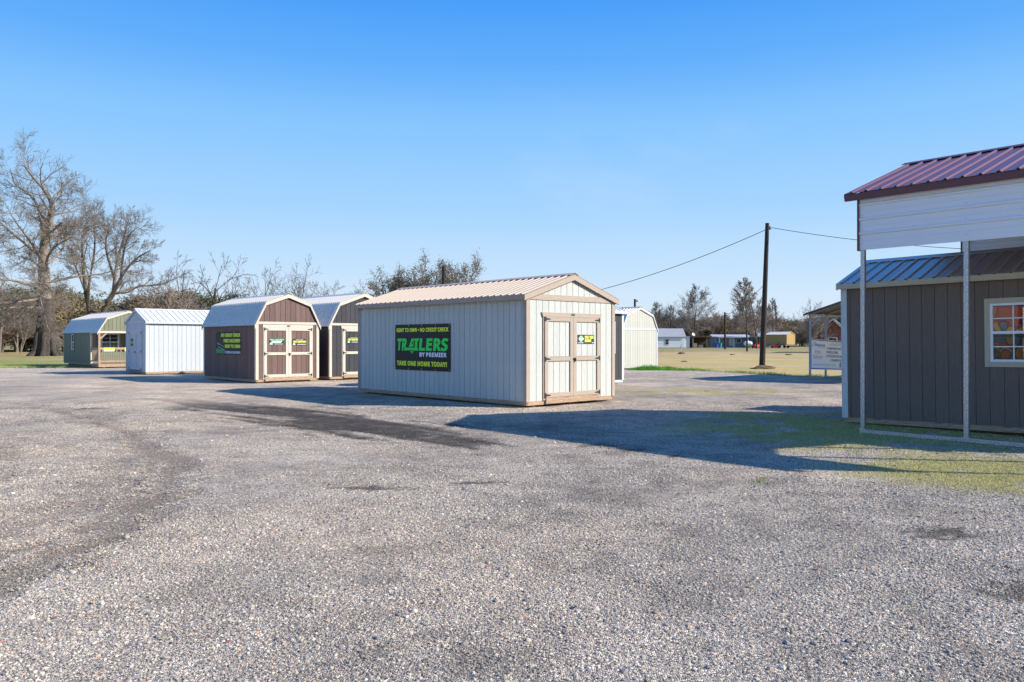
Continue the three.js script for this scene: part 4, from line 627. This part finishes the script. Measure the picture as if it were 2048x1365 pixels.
{
  const home = farHouse('mobile_home', 'shaded blue grey mobile home with pale roof right of bins', 'house', 51.5, 182, 0, { w: 8.5, l: 4.2, h: 2.6, ridge: 3.0, wall: mat([0.16, 0.2, 0.28], 0.7), roof: whiteRoof });
  windowUnit(home, 'front', 0.01, -2.6, -1.4, 1.1, 2.0, { trim: whiteTrim, cols: 2, rows: 2 }); windowUnit(home, 'front', 0.01, 1.2, 2.4, 1.1, 2.0, { trim: whiteTrim, cols: 2, rows: 2 }); part('door', boxAt(-0.5, 0.4, 0.4, 2.3, 0.001, 0.05), whiteTrim, home); part('porch_canopy', boxAt(-3.4, 3.6, 2.35, 2.45, 0.02, 2.0), whitePanel, home); for (const x of [-3.3, 0.1, 3.5]) part('porch_post', boxAt(x - 0.05, x + 0.05, 0, 2.345, 1.85, 1.95), whiteTrim, home);
}
{
  const h2 = thing('white_house', 'white gabled house half hidden behind the tall pole', 'house', 68.5, 205), prof = [[-4.2, 0], [4.2, 0], [4.2, 2.9], [0, 5.0], [-4.2, 2.9]];
  part('wall', extrude(prof, 9, -9), mat([0.6, 0.62, 0.64], 0.7), h2); const rg = new THREE.Group(); rg.name = 'roof'; h2.add(rg); roofSlope(rg, [-4.5, 2.8], [0, 5.06], -9.3, 0.3, galvalume, 0.3, 'roof_panel', 0.03); roofSlope(rg, [4.5, 2.8], [0, 5.06], -9.3, 0.3, galvalume, 0.3, 'roof_panel', 0.03);
  rakeBoards(h2, [[-4.5, 2.78], [0, 5.03], [4.5, 2.78]], 0.25, 0.04, 0.24, whiteTrim); windowUnit(h2, 'front', 0.01, -2, -0.9, 1, 2.1, { trim: whiteTrim, cols: 2, rows: 2 }); part('door', boxAt(0.6, 1.5, 0.1, 2.1, 0.001, 0.05), mat([0.15, 0.2, 0.3], 0.6), h2);
}
{
  const barnOpen = thing('pole_barn', 'open fronted pole barn with pale metal roof by yellow shed', 'barn', 60.2, 178, 0);
  part('back_wall', boxAt(-3.4, 3.4, 0, 2.5, -5, -4.9), mat([0.08, 0.09, 0.12], 0.8), barnOpen); part('side_wall', boxAt(-3.4, -3.3, 0, 2.4, -4.9, -2), mat([0.1, 0.12, 0.16], 0.8), barnOpen); for (const x of [-3.3, -1.1, 1.1, 3.3]) part('post', boxAt(x - 0.07, x + 0.07, 0, 2.42, -0.1, 0.04), lumberOld, barnOpen); part('door_panel', boxAt(-1.0, -0.2, 0, 2.1, -0.3, -0.25), mat([0.2, 0.35, 0.65], 0.6), barnOpen);
  const rg = new THREE.Group(); rg.name = 'roof'; rg.rotation.y = Math.PI / 2; barnOpen.add(rg); roofSlope(rg, [-0.4, 2.46], [2.5, 3.4], -3.6, 3.6, galvalume, 0.3, 'roof_panel', 0.03); roofSlope(rg, [5.4, 2.46], [2.5, 3.4], -3.6, 3.6, galvalume, 0.3, 'roof_panel', 0.03);
}
{
  const ply = sidingMats([0.62, 0.4, 0.14], grainMid, 0.08), s = thing('playhouse_shed', 'raw yellow timber shed standing on a flat trailer', 'shed', 58.2, 164, 0.55, null, 0.72);
  shed(s, { W: 2.6, L: 5.5, y0: 0.12, tops: gable(2.6, 2.2, 2.8), sid: ply, trim: paintedWood([0.62, 0.42, 0.2]), roof: galvalume, roofOv: 0.08, drop: 0.1, show: { front: 1, left: 1 } });
  const t = thing('flat_trailer', 'low flat trailer carrying the yellow timber shed', 'trailer', 57.7, 163.6, 0.55);
  part('deck', boxAt(-0.2, 3.4, 0.55, 0.69, -6, 0.2), lumberOld, t); part('tongue', boxAt(3.41, 5.2, 0.5, 0.6, -2.6, -2.4), blackIron, t);
  for (const z of [-1.7, -2.6]) for (const x of [0.2, 3.0]) { const w = new THREE.CylinderGeometry(0.33, 0.33, 0.2, 18); w.rotateZ(Math.PI / 2); part('wheel', w, mat([0.02, 0.02, 0.02], 0.8), t).position.set(x, 0.33, z); }
}
function mower(label, x, d, turn) {
  const g = thing('riding_mower', label, 'mower', x, d, turn), red = mat([0.55, 0.06, 0.03], 0.45), blk = mat([0.02, 0.02, 0.02], 0.8);
  part('hood', extrude([[0.15, 0.3], [1.0, 0.3], [1.02, 0.62], [0.9, 0.75], [0.15, 0.82]], 0.5, -0.25), red, g); part('rear_body', extrude([[-0.75, 0.35], [0.1, 0.35], [0.1, 0.5], [-0.2, 0.55], [-0.3, 0.72], [-0.75, 0.72]], 0.66, -0.33), red, g); part('seat', mergeGeometries([boxAt(-0.5, -0.1, 0.73, 0.82, -0.22, 0.22), boxAt(-0.58, -0.48, 0.75, 1.15, -0.22, 0.22)]), blk, g); part('mower_deck', boxAt(-0.3, 0.55, 0.14, 0.27, -0.55, 0.55), red, g);
  const st = part('steering_wheel', new THREE.TorusGeometry(0.16, 0.02, 8, 20), blk, g); st.position.set(0.12, 0.98, 0); st.rotation.set(1.2, 0, 0.4);
  for (const [x1, r, z] of [[-0.5, 0.27, 0.4], [-0.5, 0.27, -0.4], [0.78, 0.19, 0.34], [0.78, 0.19, -0.34]]) { const w = new THREE.CylinderGeometry(r, r, 0.18, 16); w.rotateX(Math.PI / 2); part('wheel', w, blk, g).position.set(x1, r, z); }
}
mower('red riding mower parked between field tree and tall pole', 51.6, 164, 0.7); mower('red riding mower parked right of the tall pole', 55.6, 163, 3.0);
{
  const t = thing('storage_tank', 'white rounded tank on legs behind the first red mower', 'tank', 51.2, 168); const c = new THREE.CapsuleGeometry(0.5, 0.9, 8, 18); c.rotateZ(Math.PI / 2); part('vessel', c, whitePanel, t).position.y = 0.95; for (const x of [-0.4, 0.4]) part('leg', boxAt(x - 0.06, x + 0.06, 0, 0.6, -0.3, 0.3), galvanised, t); part('dome', new THREE.CylinderGeometry(0.14, 0.16, 0.25, 12), whitePanel, t).position.y = 1.52;
  const p = thing('marker_post', 'short white post standing alone in the tan field', 'post', 19.9, 91); part('upright', boxAt(-0.05, 0.05, 0, 1.08, -0.05, 0.05), whiteTrim, p); part('cap', boxAt(-0.09, 0.09, 1.081, 1.12, -0.09, 0.09), whiteTrim, p); part('tag', boxAt(-0.16, -0.052, 0.62, 0.85, -0.02, 0.02), whiteTrim, p);
}
{ // brick house behind the low carport
  const brick = mat([0.3, 0.15, 0.12], 0.9, { map: dataTex(256, 256, (x, y) => { const row = y >> 4, ox = (x + (row & 1) * 16) & 255, mortar = (y & 15) < 2 || (ox & 31) < 2, v = 150 + 100 * hash2(ox >> 5, row, 5); return mortar ? [225, 215, 205] : [v, v * 0.9, v * 0.88]; }) }); brick.map.repeat.set(1 / 1.7, 1 / 1.2);
  const h = thing('brick_house', 'red brick gabled house seen beneath the low carport roof', 'house', 41.4, 100, -0.44); part('wall', extrude([[-2.25, 0], [2.25, 0], [2.25, 2.2], [0, 4.35], [-2.25, 2.2]], 9, -9), brick, h); part('wing_wall', boxAt(2.26, 12, 0, 2.4, -8.5, -1), brick, h);
  const shingle = mat([0.13, 0.12, 0.12], 0.95, { map: mottle }), rg = new THREE.Group(); rg.name = 'roof'; h.add(rg); for (const s of [-1, 1]) part('roof_plane', extrude([[s * 2.6, 1.87], [0, 4.36], [0, 4.46], [s * 2.6, 1.97]], 9.6, -9.3), shingle, rg); part('wing_roof', extrude([[-0.7, 2.1], [-4.75, 4.2], [-8.9, 2.1]], 11).applyMatrix4(new THREE.Matrix4().makeBasis(V(0, 0, 1), V(0, 1, 0), V(-1, 0, 0)).setPosition(12.4, 0.2, 0)), shingle, rg);
  rakeBoards(h, [[-2.62, 1.9], [0, 4.4], [2.62, 1.9]], 0.29, 0.04, 0.2, whiteTrim); windowUnit(h, 'front', 0.01, -0.5, 0.5, 0.8, 1.9, { trim: whiteTrim, cols: 2, rows: 4 });
}

// ------------------------------------------------------------------ trees
class Wood {
  constructor() { this.p = []; this.n = []; this.i = []; this.u = []; this.tips = []; }
  tube(pts, rad, sides) {
    const base = this.p.length / 3, up = V(0, 1, 0), side = V(0, 0, 0), bin = V(0, 0, 0), dir = V(0, 0, 0); let len = 0;
    for (let k = 0; k < pts.length; k++) {
      dir.copy(pts[Math.min(k + 1, pts.length - 1)]).sub(pts[Math.max(k - 1, 0)]).normalize(); side.crossVectors(dir, Math.abs(dir.y) > 0.9 ? V(1, 0, 0) : up).normalize(); bin.crossVectors(dir, side); if (k) len += pts[k].distanceTo(pts[k - 1]);
      for (let s = 0; s <= sides; s++) { const a = s / sides * 6.28318, cx = Math.cos(a), sx = Math.sin(a), nx = side.x * cx + bin.x * sx, ny = side.y * cx + bin.y * sx, nz = side.z * cx + bin.z * sx; this.p.push(pts[k].x + nx * rad[k], pts[k].y + ny * rad[k], pts[k].z + nz * rad[k]); this.n.push(nx, ny, nz); this.u.push(s / sides * 2, len * 0.5); }
      if (k) for (let s = 0; s < sides; s++) { const a = base + (k - 1) * (sides + 1) + s, b = a + sides + 1; this.i.push(a, a + 1, b, a + 1, b + 1, b); }
    }
  }
  geo() { const g = new THREE.BufferGeometry(); g.setAttribute('position', new THREE.Float32BufferAttribute(this.p, 3)); g.setAttribute('normal', new THREE.Float32BufferAttribute(this.n, 3)); g.setAttribute('uv', new THREE.Float32BufferAttribute(this.u, 2)); g.setIndex(this.i); return g; }
}
function turnAway(d, ang, r) { const a = V(r() - 0.5, r() - 0.5, r() - 0.5).cross(d).normalize(); return d.clone().applyAxisAngle(a, ang).normalize(); }
// spec: n children per level, ang, len ratio; woods: {trunk, crown}
function grow(w, p, d, len, r, lvl, sp, rnd) {
  const nseg = lvl === 0 ? 7 : lvl === 1 ? 6 : lvl === 2 ? 4 : 3, pts = [p.clone()], rad = [r], dirs = [d.clone()]; let q = p.clone(), dir = d.clone(); const tip = lvl >= sp.max ? 0.35 : sp.taper ?? 0.42;
  for (let k = 1; k <= nseg; k++) { const wob = sp.wob * (lvl ? 1 : 0.35); dir.add(V((rnd() - 0.5) * wob, (rnd() - 0.5) * wob + sp.up[Math.min(lvl, sp.up.length - 1)], (rnd() - 0.5) * wob)).normalize(); q = q.clone().addScaledVector(dir, len / nseg); pts.push(q); rad.push(Math.max(sp.thin, r * lerp(1, tip, k / nseg))); dirs.push(dir.clone()); }
  (lvl < 1 ? w.trunk : w.crown).tube(pts, rad, lvl === 0 ? 12 : lvl === 1 ? 7 : lvl === 2 ? 5 : 3);
  spawn(w, pts, rad, dirs, len, lvl, sp, rnd);
}
function spawn(w, pts, rad, dirs, len, lvl, sp, rnd) {
  if (lvl >= sp.max) { w.crown.tips.push(pts[pts.length - 1]); return; }
  const n = Math.round(sp.n[lvl] * (0.8 + 0.4 * rnd())), t0 = sp.t0[Math.min(lvl, sp.t0.length - 1)];
  for (let c = 0; c < n; c++) {
    const t = c === 0 ? 1 : lerp(t0, 1, (c + rnd() * 0.8) / (n + 0.3)), f = Math.min(t, 0.999) * (pts.length - 1), k = Math.floor(f), pp = pts[k].clone().lerp(pts[k + 1] ?? pts[k], f - k), rr = lerp(rad[k], rad[k + 1] ?? rad[k], f - k);
    const ang = sp.ang[Math.min(lvl, sp.ang.length - 1)] * (0.65 + 0.7 * rnd()) * (c === 0 ? 0.35 : 1), dd = turnAway(dirs[Math.min(k + 1, dirs.length - 1)], ang, rnd);
    const shape = sp.shape ? sp.shape(t, lvl) : 1 - 0.35 * t; grow(w, pp, dd, len * sp.lr[Math.min(lvl, sp.lr.length - 1)] * (0.7 + 0.6 * rnd()) * shape, Math.max(sp.thin, Math.min(rr * 0.8, rr * sp.rr * (0.75 + 0.4 * rnd()))), lvl + 1, sp, rnd);
  }
}
const bark = (c) => mat(c, 0.95, { map: barkTex, bumpMap: barkBump, bumpScale: 0.02 }), barkGrey = bark([0.24, 0.21, 0.185]), barkDark = bark([0.12, 0.105, 0.095]), twigGrey = mat([0.18, 0.152, 0.132], 0.95), twigPale = mat([0.21, 0.175, 0.148], 0.95), twigDark = mat([0.105, 0.09, 0.08], 0.95), twigRust = mat([0.24, 0.175, 0.14], 0.95);
function leafMesh(tips, per, size, spread, rnd, thick = 1) { const p = [], i = []; for (const t of tips) for (let k = 0; k < per; k++) { const c = V(t.x + (rnd() - 0.5) * spread, t.y + (rnd() - 0.5) * spread, t.z + (rnd() - 0.5) * spread), a = V(rnd() - 0.5, rnd() - 0.5, rnd() - 0.5).normalize().multiplyScalar(size * (0.5 + rnd())), b = V(rnd() - 0.5, rnd() - 0.5, rnd() - 0.5).cross(a).normalize().multiplyScalar(size * 0.45 * (0.5 + rnd())), n = p.length / 3; p.push(c.x - a.x, c.y - a.y, c.z - a.z, c.x + b.x, c.y + b.y, c.z + b.z, c.x + a.x, c.y + a.y, c.z + a.z, c.x - b.x, c.y - b.y, c.z - b.z); i.push(n, n + 1, n + 2, n, n + 2, n + 3); } const g = new THREE.BufferGeometry(); g.setAttribute('position', new THREE.Float32BufferAttribute(p, 3)); g.setIndex(i); g.computeVertexNormals(); return g; }
const leafOlive = new THREE.MeshStandardMaterial({ color: C(0.15, 0.13, 0.08), roughness: 0.9, side: THREE.DoubleSide }), leafTan = new THREE.MeshStandardMaterial({ color: C(0.3, 0.22, 0.12), roughness: 0.95, side: THREE.DoubleSide }), leafGreen = new THREE.MeshStandardMaterial({ color: C(0.1, 0.14, 0.05), roughness: 0.9, side: THREE.DoubleSide });
function tree(name, label, x, d, h, sp, seed, { bm = barkGrey, tm = twigGrey, leaves, group = 'bare winter trees around the lot', lean = [0, 0] } = {}) {
  const g = thing(name, label, 'tree', x, d, 0, group), w = { trunk: new Wood(), crown: new Wood() }, rnd = rngOf(seed);
  const stems = sp.stems ?? 1; for (let k = 0; k < stems; k++) { const a = k / stems * 6.28 + rnd(), o = stems > 1 ? 0.28 : 0; grow(w, V(Math.cos(a) * o * 0.4, -0.25, Math.sin(a) * o * 0.4), V(lean[0] + Math.cos(a) * o, 1, lean[1] + Math.sin(a) * o).normalize(), h * sp.trunk, h * sp.r, 0, sp, rnd); }
  let hi = 0; for (let i = 1; i < w.crown.p.length; i += 3) hi = Math.max(hi, w.crown.p[i]); const fit = h / hi; for (const q of [w.trunk, w.crown]) for (let i = 0; i < q.p.length; i++) q.p[i] *= fit; for (const t of w.crown.tips) t.multiplyScalar(fit);
  part('trunk', w.trunk.geo(), bm, g); part('crown', w.crown.geo(), tm, g); if (leaves) part('foliage', leafMesh(w.crown.tips.filter(() => rnd() < (leaves.keep ?? 1)), leaves.per, leaves.size, leaves.spread, rnd), leaves.m, g); return g;
}
const spread = { trunk: 0.62, r: 0.021, max: 4, n: [9, 6, 5, 3], t0: [0.38, 0.25, 0.2, 0.1], ang: [0.72, 0.7, 0.75, 0.8], lr: [0.72, 0.62, 0.55, 0.5], rr: 0.58, up: [0.02, 0.07, 0.06, 0.03], wob: 0.4, thin: 0.017 };
const conic = { trunk: 0.97, r: 0.014, max: 3, n: [38, 9, 6], t0: [0.12, 0.2, 0.15], ang: [0.85, 0.7, 0.8], lr: [0.42, 0.42, 0.5], rr: 0.34, up: [0.01, 0.07, 0.04], wob: 0.3, thin: 0.024, taper: 0.12, shape: (t, l) => l ? 1 - 0.3 * t : 1.15 - 0.95 * t };
{ // the giant bare oak: main limbs laid out by hand, the rest grown from them
  const g = thing('oak_tree', 'giant bare oak with massive trunk left of the green cabin', 'tree', -47.6, 79, 0, 'bare winter trees around the lot'), k = 79 / 1550, w = { trunk: new Wood(), crown: new Wood() }, rnd = rngOf(411);
  const m = (px, py, z = 0) => V((px - 90) * k, py < 600 ? (83.5 + (600 - py) * 0.84) * k + 1.5 : (683.5 - py) * k + 1.5, z);
  const limb = (pts, r0, r1, sides, sp, lvl, into = w.crown) => { const c = new THREE.CatmullRomCurve3(pts), n = Math.max(6, pts.length * 3), P = c.getPoints(n), R = P.map((_, i) => lerp(r0, r1, Math.pow(i / n, 0.8))), D = P.map((_, i) => c.getTangent(i / n)); into.tube(P, R, sides); if (sp) spawn(w, P, R, D, c.getLength(), lvl, sp, rnd); };
  limb([V(0, -0.4, 0), m(90, 705), m(90, 675), m(91, 640), m(90, 600)], 1.1, 0.74, 18, null, 0, w.trunk);
  for (let a = 0; a < 7; a++) { const t = a / 7 * 6.28 + 0.3; limb([V(Math.cos(t) * 1.7, -0.3, Math.sin(t) * 1.7), V(Math.cos(t) * 1.05, 0.5, Math.sin(t) * 1.05), V(Math.cos(t) * 0.8, 2.4, Math.sin(t) * 0.8)], 0.34, 0.22, 8, null, 0, w.trunk); }
  const A = { max: 4, n: [0, 15, 9, 8], t0: [0.2, 0.14, 0.1, 0.1], ang: [0.8, 0.95, 0.85, 0.85], lr: [0.5, 0.3, 0.5, 0.6], rr: 0.42, up: [0, 0.03, 0.03, 0.02], wob: 0.6, thin: 0.011 };
  const lim = [
    [[90, 602, 0], [88, 560, 0], [89, 506, 0.3], [94, 457, 0.4], [100, 405, 0], [97, 370, -0.5], [84, 338, -0.4], [70, 315, 0], [52, 284, 0.3]], [[92, 470, 0.3], [110, 420, 1], [122, 380, 1.4], [135, 345, 1.2], [150, 325, 1]], [[88, 480, 0], [72, 420, -1], [58, 372, -1.4], [40, 345, -1.6], [18, 322, -1], [12, 285, -0.6]], [[89, 505, 0.2], [66, 470, 1.5], [40, 440, 2], [15, 405, 2.4], [-8, 385, 2]], [[92, 455, 0.3], [118, 428, -1.5], [148, 420, -2.2], [178, 405, -2.6]], [[90, 530, 0], [120, 500, 2], [150, 478, 3], [178, 462, 3.2], [190, 440, 3]], [[88, 545, 0], [55, 520, -2], [22, 498, -3], [-15, 486, -3.4]], [[90, 580, 0], [60, 560, 3], [25, 560, 4.4], [-12, 540, 5]], [[92, 560, 0], [128, 540, -2.6], [165, 530, -4], [205, 512, -4.5]],
    [[90, 600, 0.3], [55, 612, 4], [22, 618, 6], [-15, 640, 7.4]], [[92, 618, 0.3], [66, 622, 4.5], [45, 640, 6.6], [18, 668, 7.6], [6, 690, 8]], [[90, 596, 0], [120, 600, 3.4], [150, 628, 5.4], [168, 660, 6.2]], [[86, 590, 0], [48, 596, -3], [14, 588, -4.6], [-20, 596, -5]], [[94, 575, 0], [130, 570, 4], [166, 580, 6], [196, 604, 7]], [[90, 520, 0], [86, 470, -3.4], [70, 430, -5.4], [62, 400, -6]], [[90, 520, 0], [100, 470, 3.4], [96, 430, 5.4], [86, 395, 6]]];
  lim.forEach((L, i) => limb(L.map((q) => m(...q)), i ? (i < 3 ? 0.27 : 0.16) : 0.62, i ? 0.03 : 0.08, i ? 9 : 12, A, 1));
  part('trunk', w.trunk.geo(), bark([0.15, 0.13, 0.12]), g); part('crown', w.crown.geo(), twigPale, g);
  const hung = w.crown.tips.filter((t) => t.y > 2.5 && t.y < 12 && Math.hypot(t.x, t.z) < 6 && rnd() < 0.2); part('foliage', leafMesh(hung, 4, 0.07, 0.6, rnd), leafTan, g);
}
{ // double trunk behind the cabin
  const g = thing('hackberry_tree', 'bare double trunk tree spreading right above the green cabin', 'tree', -50.2, 92, 0, 'bare winter trees around the lot'), k = 92 / 1550, w = { trunk: new Wood(), crown: new Wood() }, rnd = rngOf(733), m = (px, py, z = 0) => V((px - 178) * k, (683.5 - py) * k + 1.5, z);
  const limb = (pts, r0, r1, sides, sp, into = w.crown) => { const c = new THREE.CatmullRomCurve3(pts.map((q) => m(...q))), n = pts.length * 3, P = c.getPoints(n), R = P.map((_, i) => lerp(r0, r1, i / n)), D = P.map((_, i) => c.getTangent(i / n)); into.tube(P, R, sides); if (sp) spawn(w, P, R, D, c.getLength(), 1, sp, rnd); };
  const A = { max: 4, n: [0, 13, 9, 8], t0: [0.2, 0.2, 0.12, 0.1], ang: [0.8, 0.7, 0.75, 0.8], lr: [0.5, 0.33, 0.5, 0.58], rr: 0.42, up: [0, 0.05, 0.04, 0.02], wob: 0.45, thin: 0.011 };
  limb([[180, 712], [180, 660], [178, 620], [171, 585]], 0.4, 0.28, 10, null, w.trunk); limb([[196, 712], [202, 650], [210, 615], [226, 588]], 0.38, 0.28, 10, null, w.trunk);
  for (const [L, r] of [[[[171, 586], [174, 530, 1], [178, 480, 1.4], [190, 432, 1]], 0.3], [[[171, 586], [150, 555, -1], [130, 528, -2], [122, 500, -2]], 0.2], [[[176, 610], [196, 570, 2], [214, 520, 3], [216, 470, 3], [208, 430, 3]], 0.24], [[[226, 588], [224, 530, -1], [232, 480, -1.5], [248, 440, -1]], 0.3], [[[226, 588], [256, 548, 1], [286, 520, 1.5], [318, 505, 2]], 0.3], [[[226, 590], [262, 572, -2], [300, 566, -3], [332, 552, -3]], 0.22], [[[240, 570], [262, 520, 2], [282, 480, 3], [300, 462, 3]], 0.2], [[[215, 605], [250, 592, 3], [290, 590, 4], [322, 575, 5]], 0.18], [[[228, 560], [246, 500, 4], [262, 462, 5]], 0.2]]) limb(L, r * 0.8, 0.035, 7, A);
  part('trunk', w.trunk.geo(), barkGrey, g); part('crown', w.crown.geo(), twigGrey, g);
}
const G2 = 'bare winter trees behind the sheds';
tree('hackberry_tree', 'thin forked bare tree right of the white shed roof', -45.6, 110, 14.5, { ...spread, trunk: 0.55, n: [6, 5, 4, 3] }, 21, { bm: barkDark, tm: twigDark, group: G2, lean: [-0.1, 0] });
tree('hackberry_tree', 'leaning dark bare tree above the brown barn left edge', -42.6, 108, 14.6, { ...spread, trunk: 0.55, n: [7, 5, 4, 3] }, 22, { bm: barkDark, tm: twigDark, group: G2, lean: [0.18, 0] });
tree('hackberry_tree', 'bare tree rising above the brown barn ridge', -36.2, 112, 13.8, { ...spread, n: [7, 5, 4, 3] }, 23, { bm: barkDark, tm: twigDark, group: G2 });
tree('hackberry_tree', 'broad bare tree between the two lofted barns', -30.6, 110, 14.0, { ...spread, n: [9, 6, 4, 3] }, 24, { bm: barkDark, tm: twigDark, group: G2 });
tree('hackberry_tree', 'low bare tree above the charcoal barn left slope', -27.6, 118, 11, { ...spread, n: [8, 6, 5, 3] }, 25, { tm: twigGrey, group: G2 });
tree('hackberry_tree', 'low bare tree above the charcoal barn ridge', -23.2, 118, 11.3, { ...spread, n: [8, 6, 5, 3] }, 26, { tm: twigGrey, group: G2 });
const oakSp = { trunk: 0.5, r: 0.03, max: 4, n: [8, 7, 6, 4], t0: [0.4, 0.25, 0.2, 0.1], ang: [0.85, 0.75, 0.75, 0.8], lr: [0.85, 0.6, 0.52, 0.5], rr: 0.55, up: [0.02, 0.05, 0.04, 0.02], wob: 0.6, thin: 0.02 };
const lo = (per, keep) => ({ bm: barkDark, tm: twigGrey, group: 'live oaks behind the pale shed', leaves: { per, size: 0.075, spread: 0.75, keep, m: leafOlive } });
tree('live_oak_tree', 'grey leafed live oak at left behind pale shed roof', -12.6, 86, 10.0, { ...oakSp, n: [10, 8, 7, 4] }, 31, lo(9, 0.6));
tree('live_oak_tree', 'tallest sparse live oak left of dark pole behind pale shed', -9.3, 84, 11.4, { ...oakSp, n: [10, 8, 7, 4] }, 37, lo(7, 0.45));
tree('live_oak_tree', 'sparse live oak right of dark pole behind pale shed', -5.9, 83, 11.2, { ...oakSp, n: [10, 8, 7, 4] }, 39, lo(7, 0.45));
const G3 = 'bare trees around the far yard';
tree('cypress_tree', 'large bare cypress behind the lean to shelter', 42.8, 182, 15.2, { ...conic, n: [46, 10, 7], lr: [0.5, 0.42, 0.5], stems: 1 }, 41, { tm: twigGrey, group: G3 });
tree('cypress_tree', 'bare cypress in the field left of the tall pole', 34.3, 113, 11.0, { ...conic, n: [34, 9, 6], lr: [0.36, 0.42, 0.5], t0: [0.3, 0.2, 0.15] }, 42, { bm: barkDark, tm: twigGrey, group: G3 });
tree('cypress_tree', 'tall slim bare cypress just left of the tall pole', 49.0, 155, 14.4, { ...conic, lr: [0.3, 0.42, 0.5] }, 43, { tm: twigRust, group: G3 });
tree('cypress_tree', 'slim bare cypress just right of the tall pole', 59.3, 176, 11.5, { ...conic, lr: [0.34, 0.42, 0.5] }, 44, { tm: twigRust, group: G3 });
tree('willow_oak_tree', 'grey green half leafed tree above the white garage', 37.8, 186, 11.6, { ...spread, trunk: 0.6 }, 45, { bm: barkDark, tm: twigDark, group: G3, leaves: { per: 4, size: 0.1, spread: 0.9, keep: 0.35, m: leafOlive } });
tree('willow_oak_tree', 'hazy bare tree right of the cream barn', 35.2, 190, 11.2, { ...conic, lr: [0.36, 0.42, 0.5] }, 46, { tm: twigGrey, group: G3, leaves: { per: 2, size: 0.1, spread: 0.8, keep: 0.2, m: leafOlive } });
tree('hackberry_tree', 'crooked bare tree left of the low carport', 57.8, 150, 10.2, { ...spread, n: [6, 5, 5, 3] }, 47, { tm: twigGrey, group: G3 });
tree('hackberry_tree', 'pale bare tree under the low carport beside brick house', 38.6, 98, 5.6, { ...spread, stems: 3, r: 0.016 }, 48, { tm: twigPale, group: G3 });
tree('dead_sapling', 'small pale dead tree left of the giant oak trunk', -63.5, 100, 5.2, { ...spread, stems: 3, r: 0.016, n: [7, 6, 5, 3] }, 49, { bm: twigPale, tm: twigPale });

// the far woods: masses of bare trees and scrub
function woodVariant(seed, sp, h) { const w = { trunk: new Wood(), crown: new Wood() }, rnd = rngOf(seed); for (let k = 0; k < (sp.stems ?? 1); k++) { const a = rnd() * 6.3, o = sp.stems > 1 ? 0.45 : 0; grow(w, V(Math.cos(a) * o * 0.4, -0.2, Math.sin(a) * o * 0.4), V(Math.cos(a) * o, 1, Math.sin(a) * o).normalize(), h * sp.trunk, h * sp.r, 0, sp, rnd); } return { g: mergeGeometries([w.trunk.geo(), w.crown.geo()]), tips: w.crown.tips, rnd }; }
const wildMat = new THREE.MeshStandardMaterial({ color: 0xffffff, roughness: 0.95 }), leafWild = new THREE.MeshStandardMaterial({ color: 0xffffff, roughness: 0.95, side: THREE.DoubleSide });
const coarse = { ...spread, max: 3, n: [11, 9, 7], thin: 0.022 }, scrub = { ...spread, trunk: 0.7, stems: 5, max: 3, n: [8, 7, 6], r: 0.012, thin: 0.02, t0: [0.12, 0.15, 0.1] };
const zones = [{ x: [-92, -40], d: [98, 132], n: 95, h: [5.5, 9] }, { x: [-60, -14], d: [135, 165], n: 60, h: [6, 9] }, { x: [34, 118], d: [206, 246], n: 130, h: [6.5, 10] }, { x: [-160, -90], d: [95, 150], n: 50, h: [7, 12] }];
const wv = [woodVariant(61, coarse, 1 * 8), woodVariant(62, coarse, 8), woodVariant(63, scrub, 8)];
wv.forEach((v, k) => scatter('far_woods' + (k ? '_00' + k : ''), v.g, wildMat, 330 / 3 + (k === 2 ? 60 : 0), () => { let r = rng() * 335, z = zones[0]; for (const q of zones) { if (r < q.n) { z = q; break; } r -= q.n; } const x = lerp(...z.x, rng()), d = lerp(...z.d, rng()), h = lerp(...z.h, rng()) * (k === 2 ? 0.62 : 1) / 8, t = 0.8 + 0.5 * rng(); return { x, d, y: 0, ry: rng() * 6.3, s: [h * (k === 2 ? 1.5 : 1.1), h, h * (k === 2 ? 1.5 : 1.1)], c: [[0.2, 0.16, 0.13], [0.17, 0.145, 0.13], [0.25, 0.2, 0.14]][k].map((q) => q * t) }; }, ['far bare winter woods around the fields', 'greyer trees in the far winter woods', 'tan scrub under the far winter woods'][k]));
scatter('far_evergreens', leafMesh(wv[2].tips, 9, 0.17, 1.2, rngOf(9)), leafWild, 150, () => { const z = zones[Math.floor(rng() * 4)], x = lerp(...z.x, rng()), d = lerp(z.d[0] + 6, z.d[1], rng()), h = lerp(4, 8, rng()) / 8, t = 0.7 + 0.6 * rng(); return { x, d, y: 0, ry: rng() * 6.3, s: [h * 1.3, h, h * 1.3], c: (rng() < 0.55 ? [0.2, 0.16, 0.085] : [0.09, 0.1, 0.05]).map((q) => q * t) }; }, 'evergreen and brown leaved scrub in the far woods');

renderer.render(scene, camera);
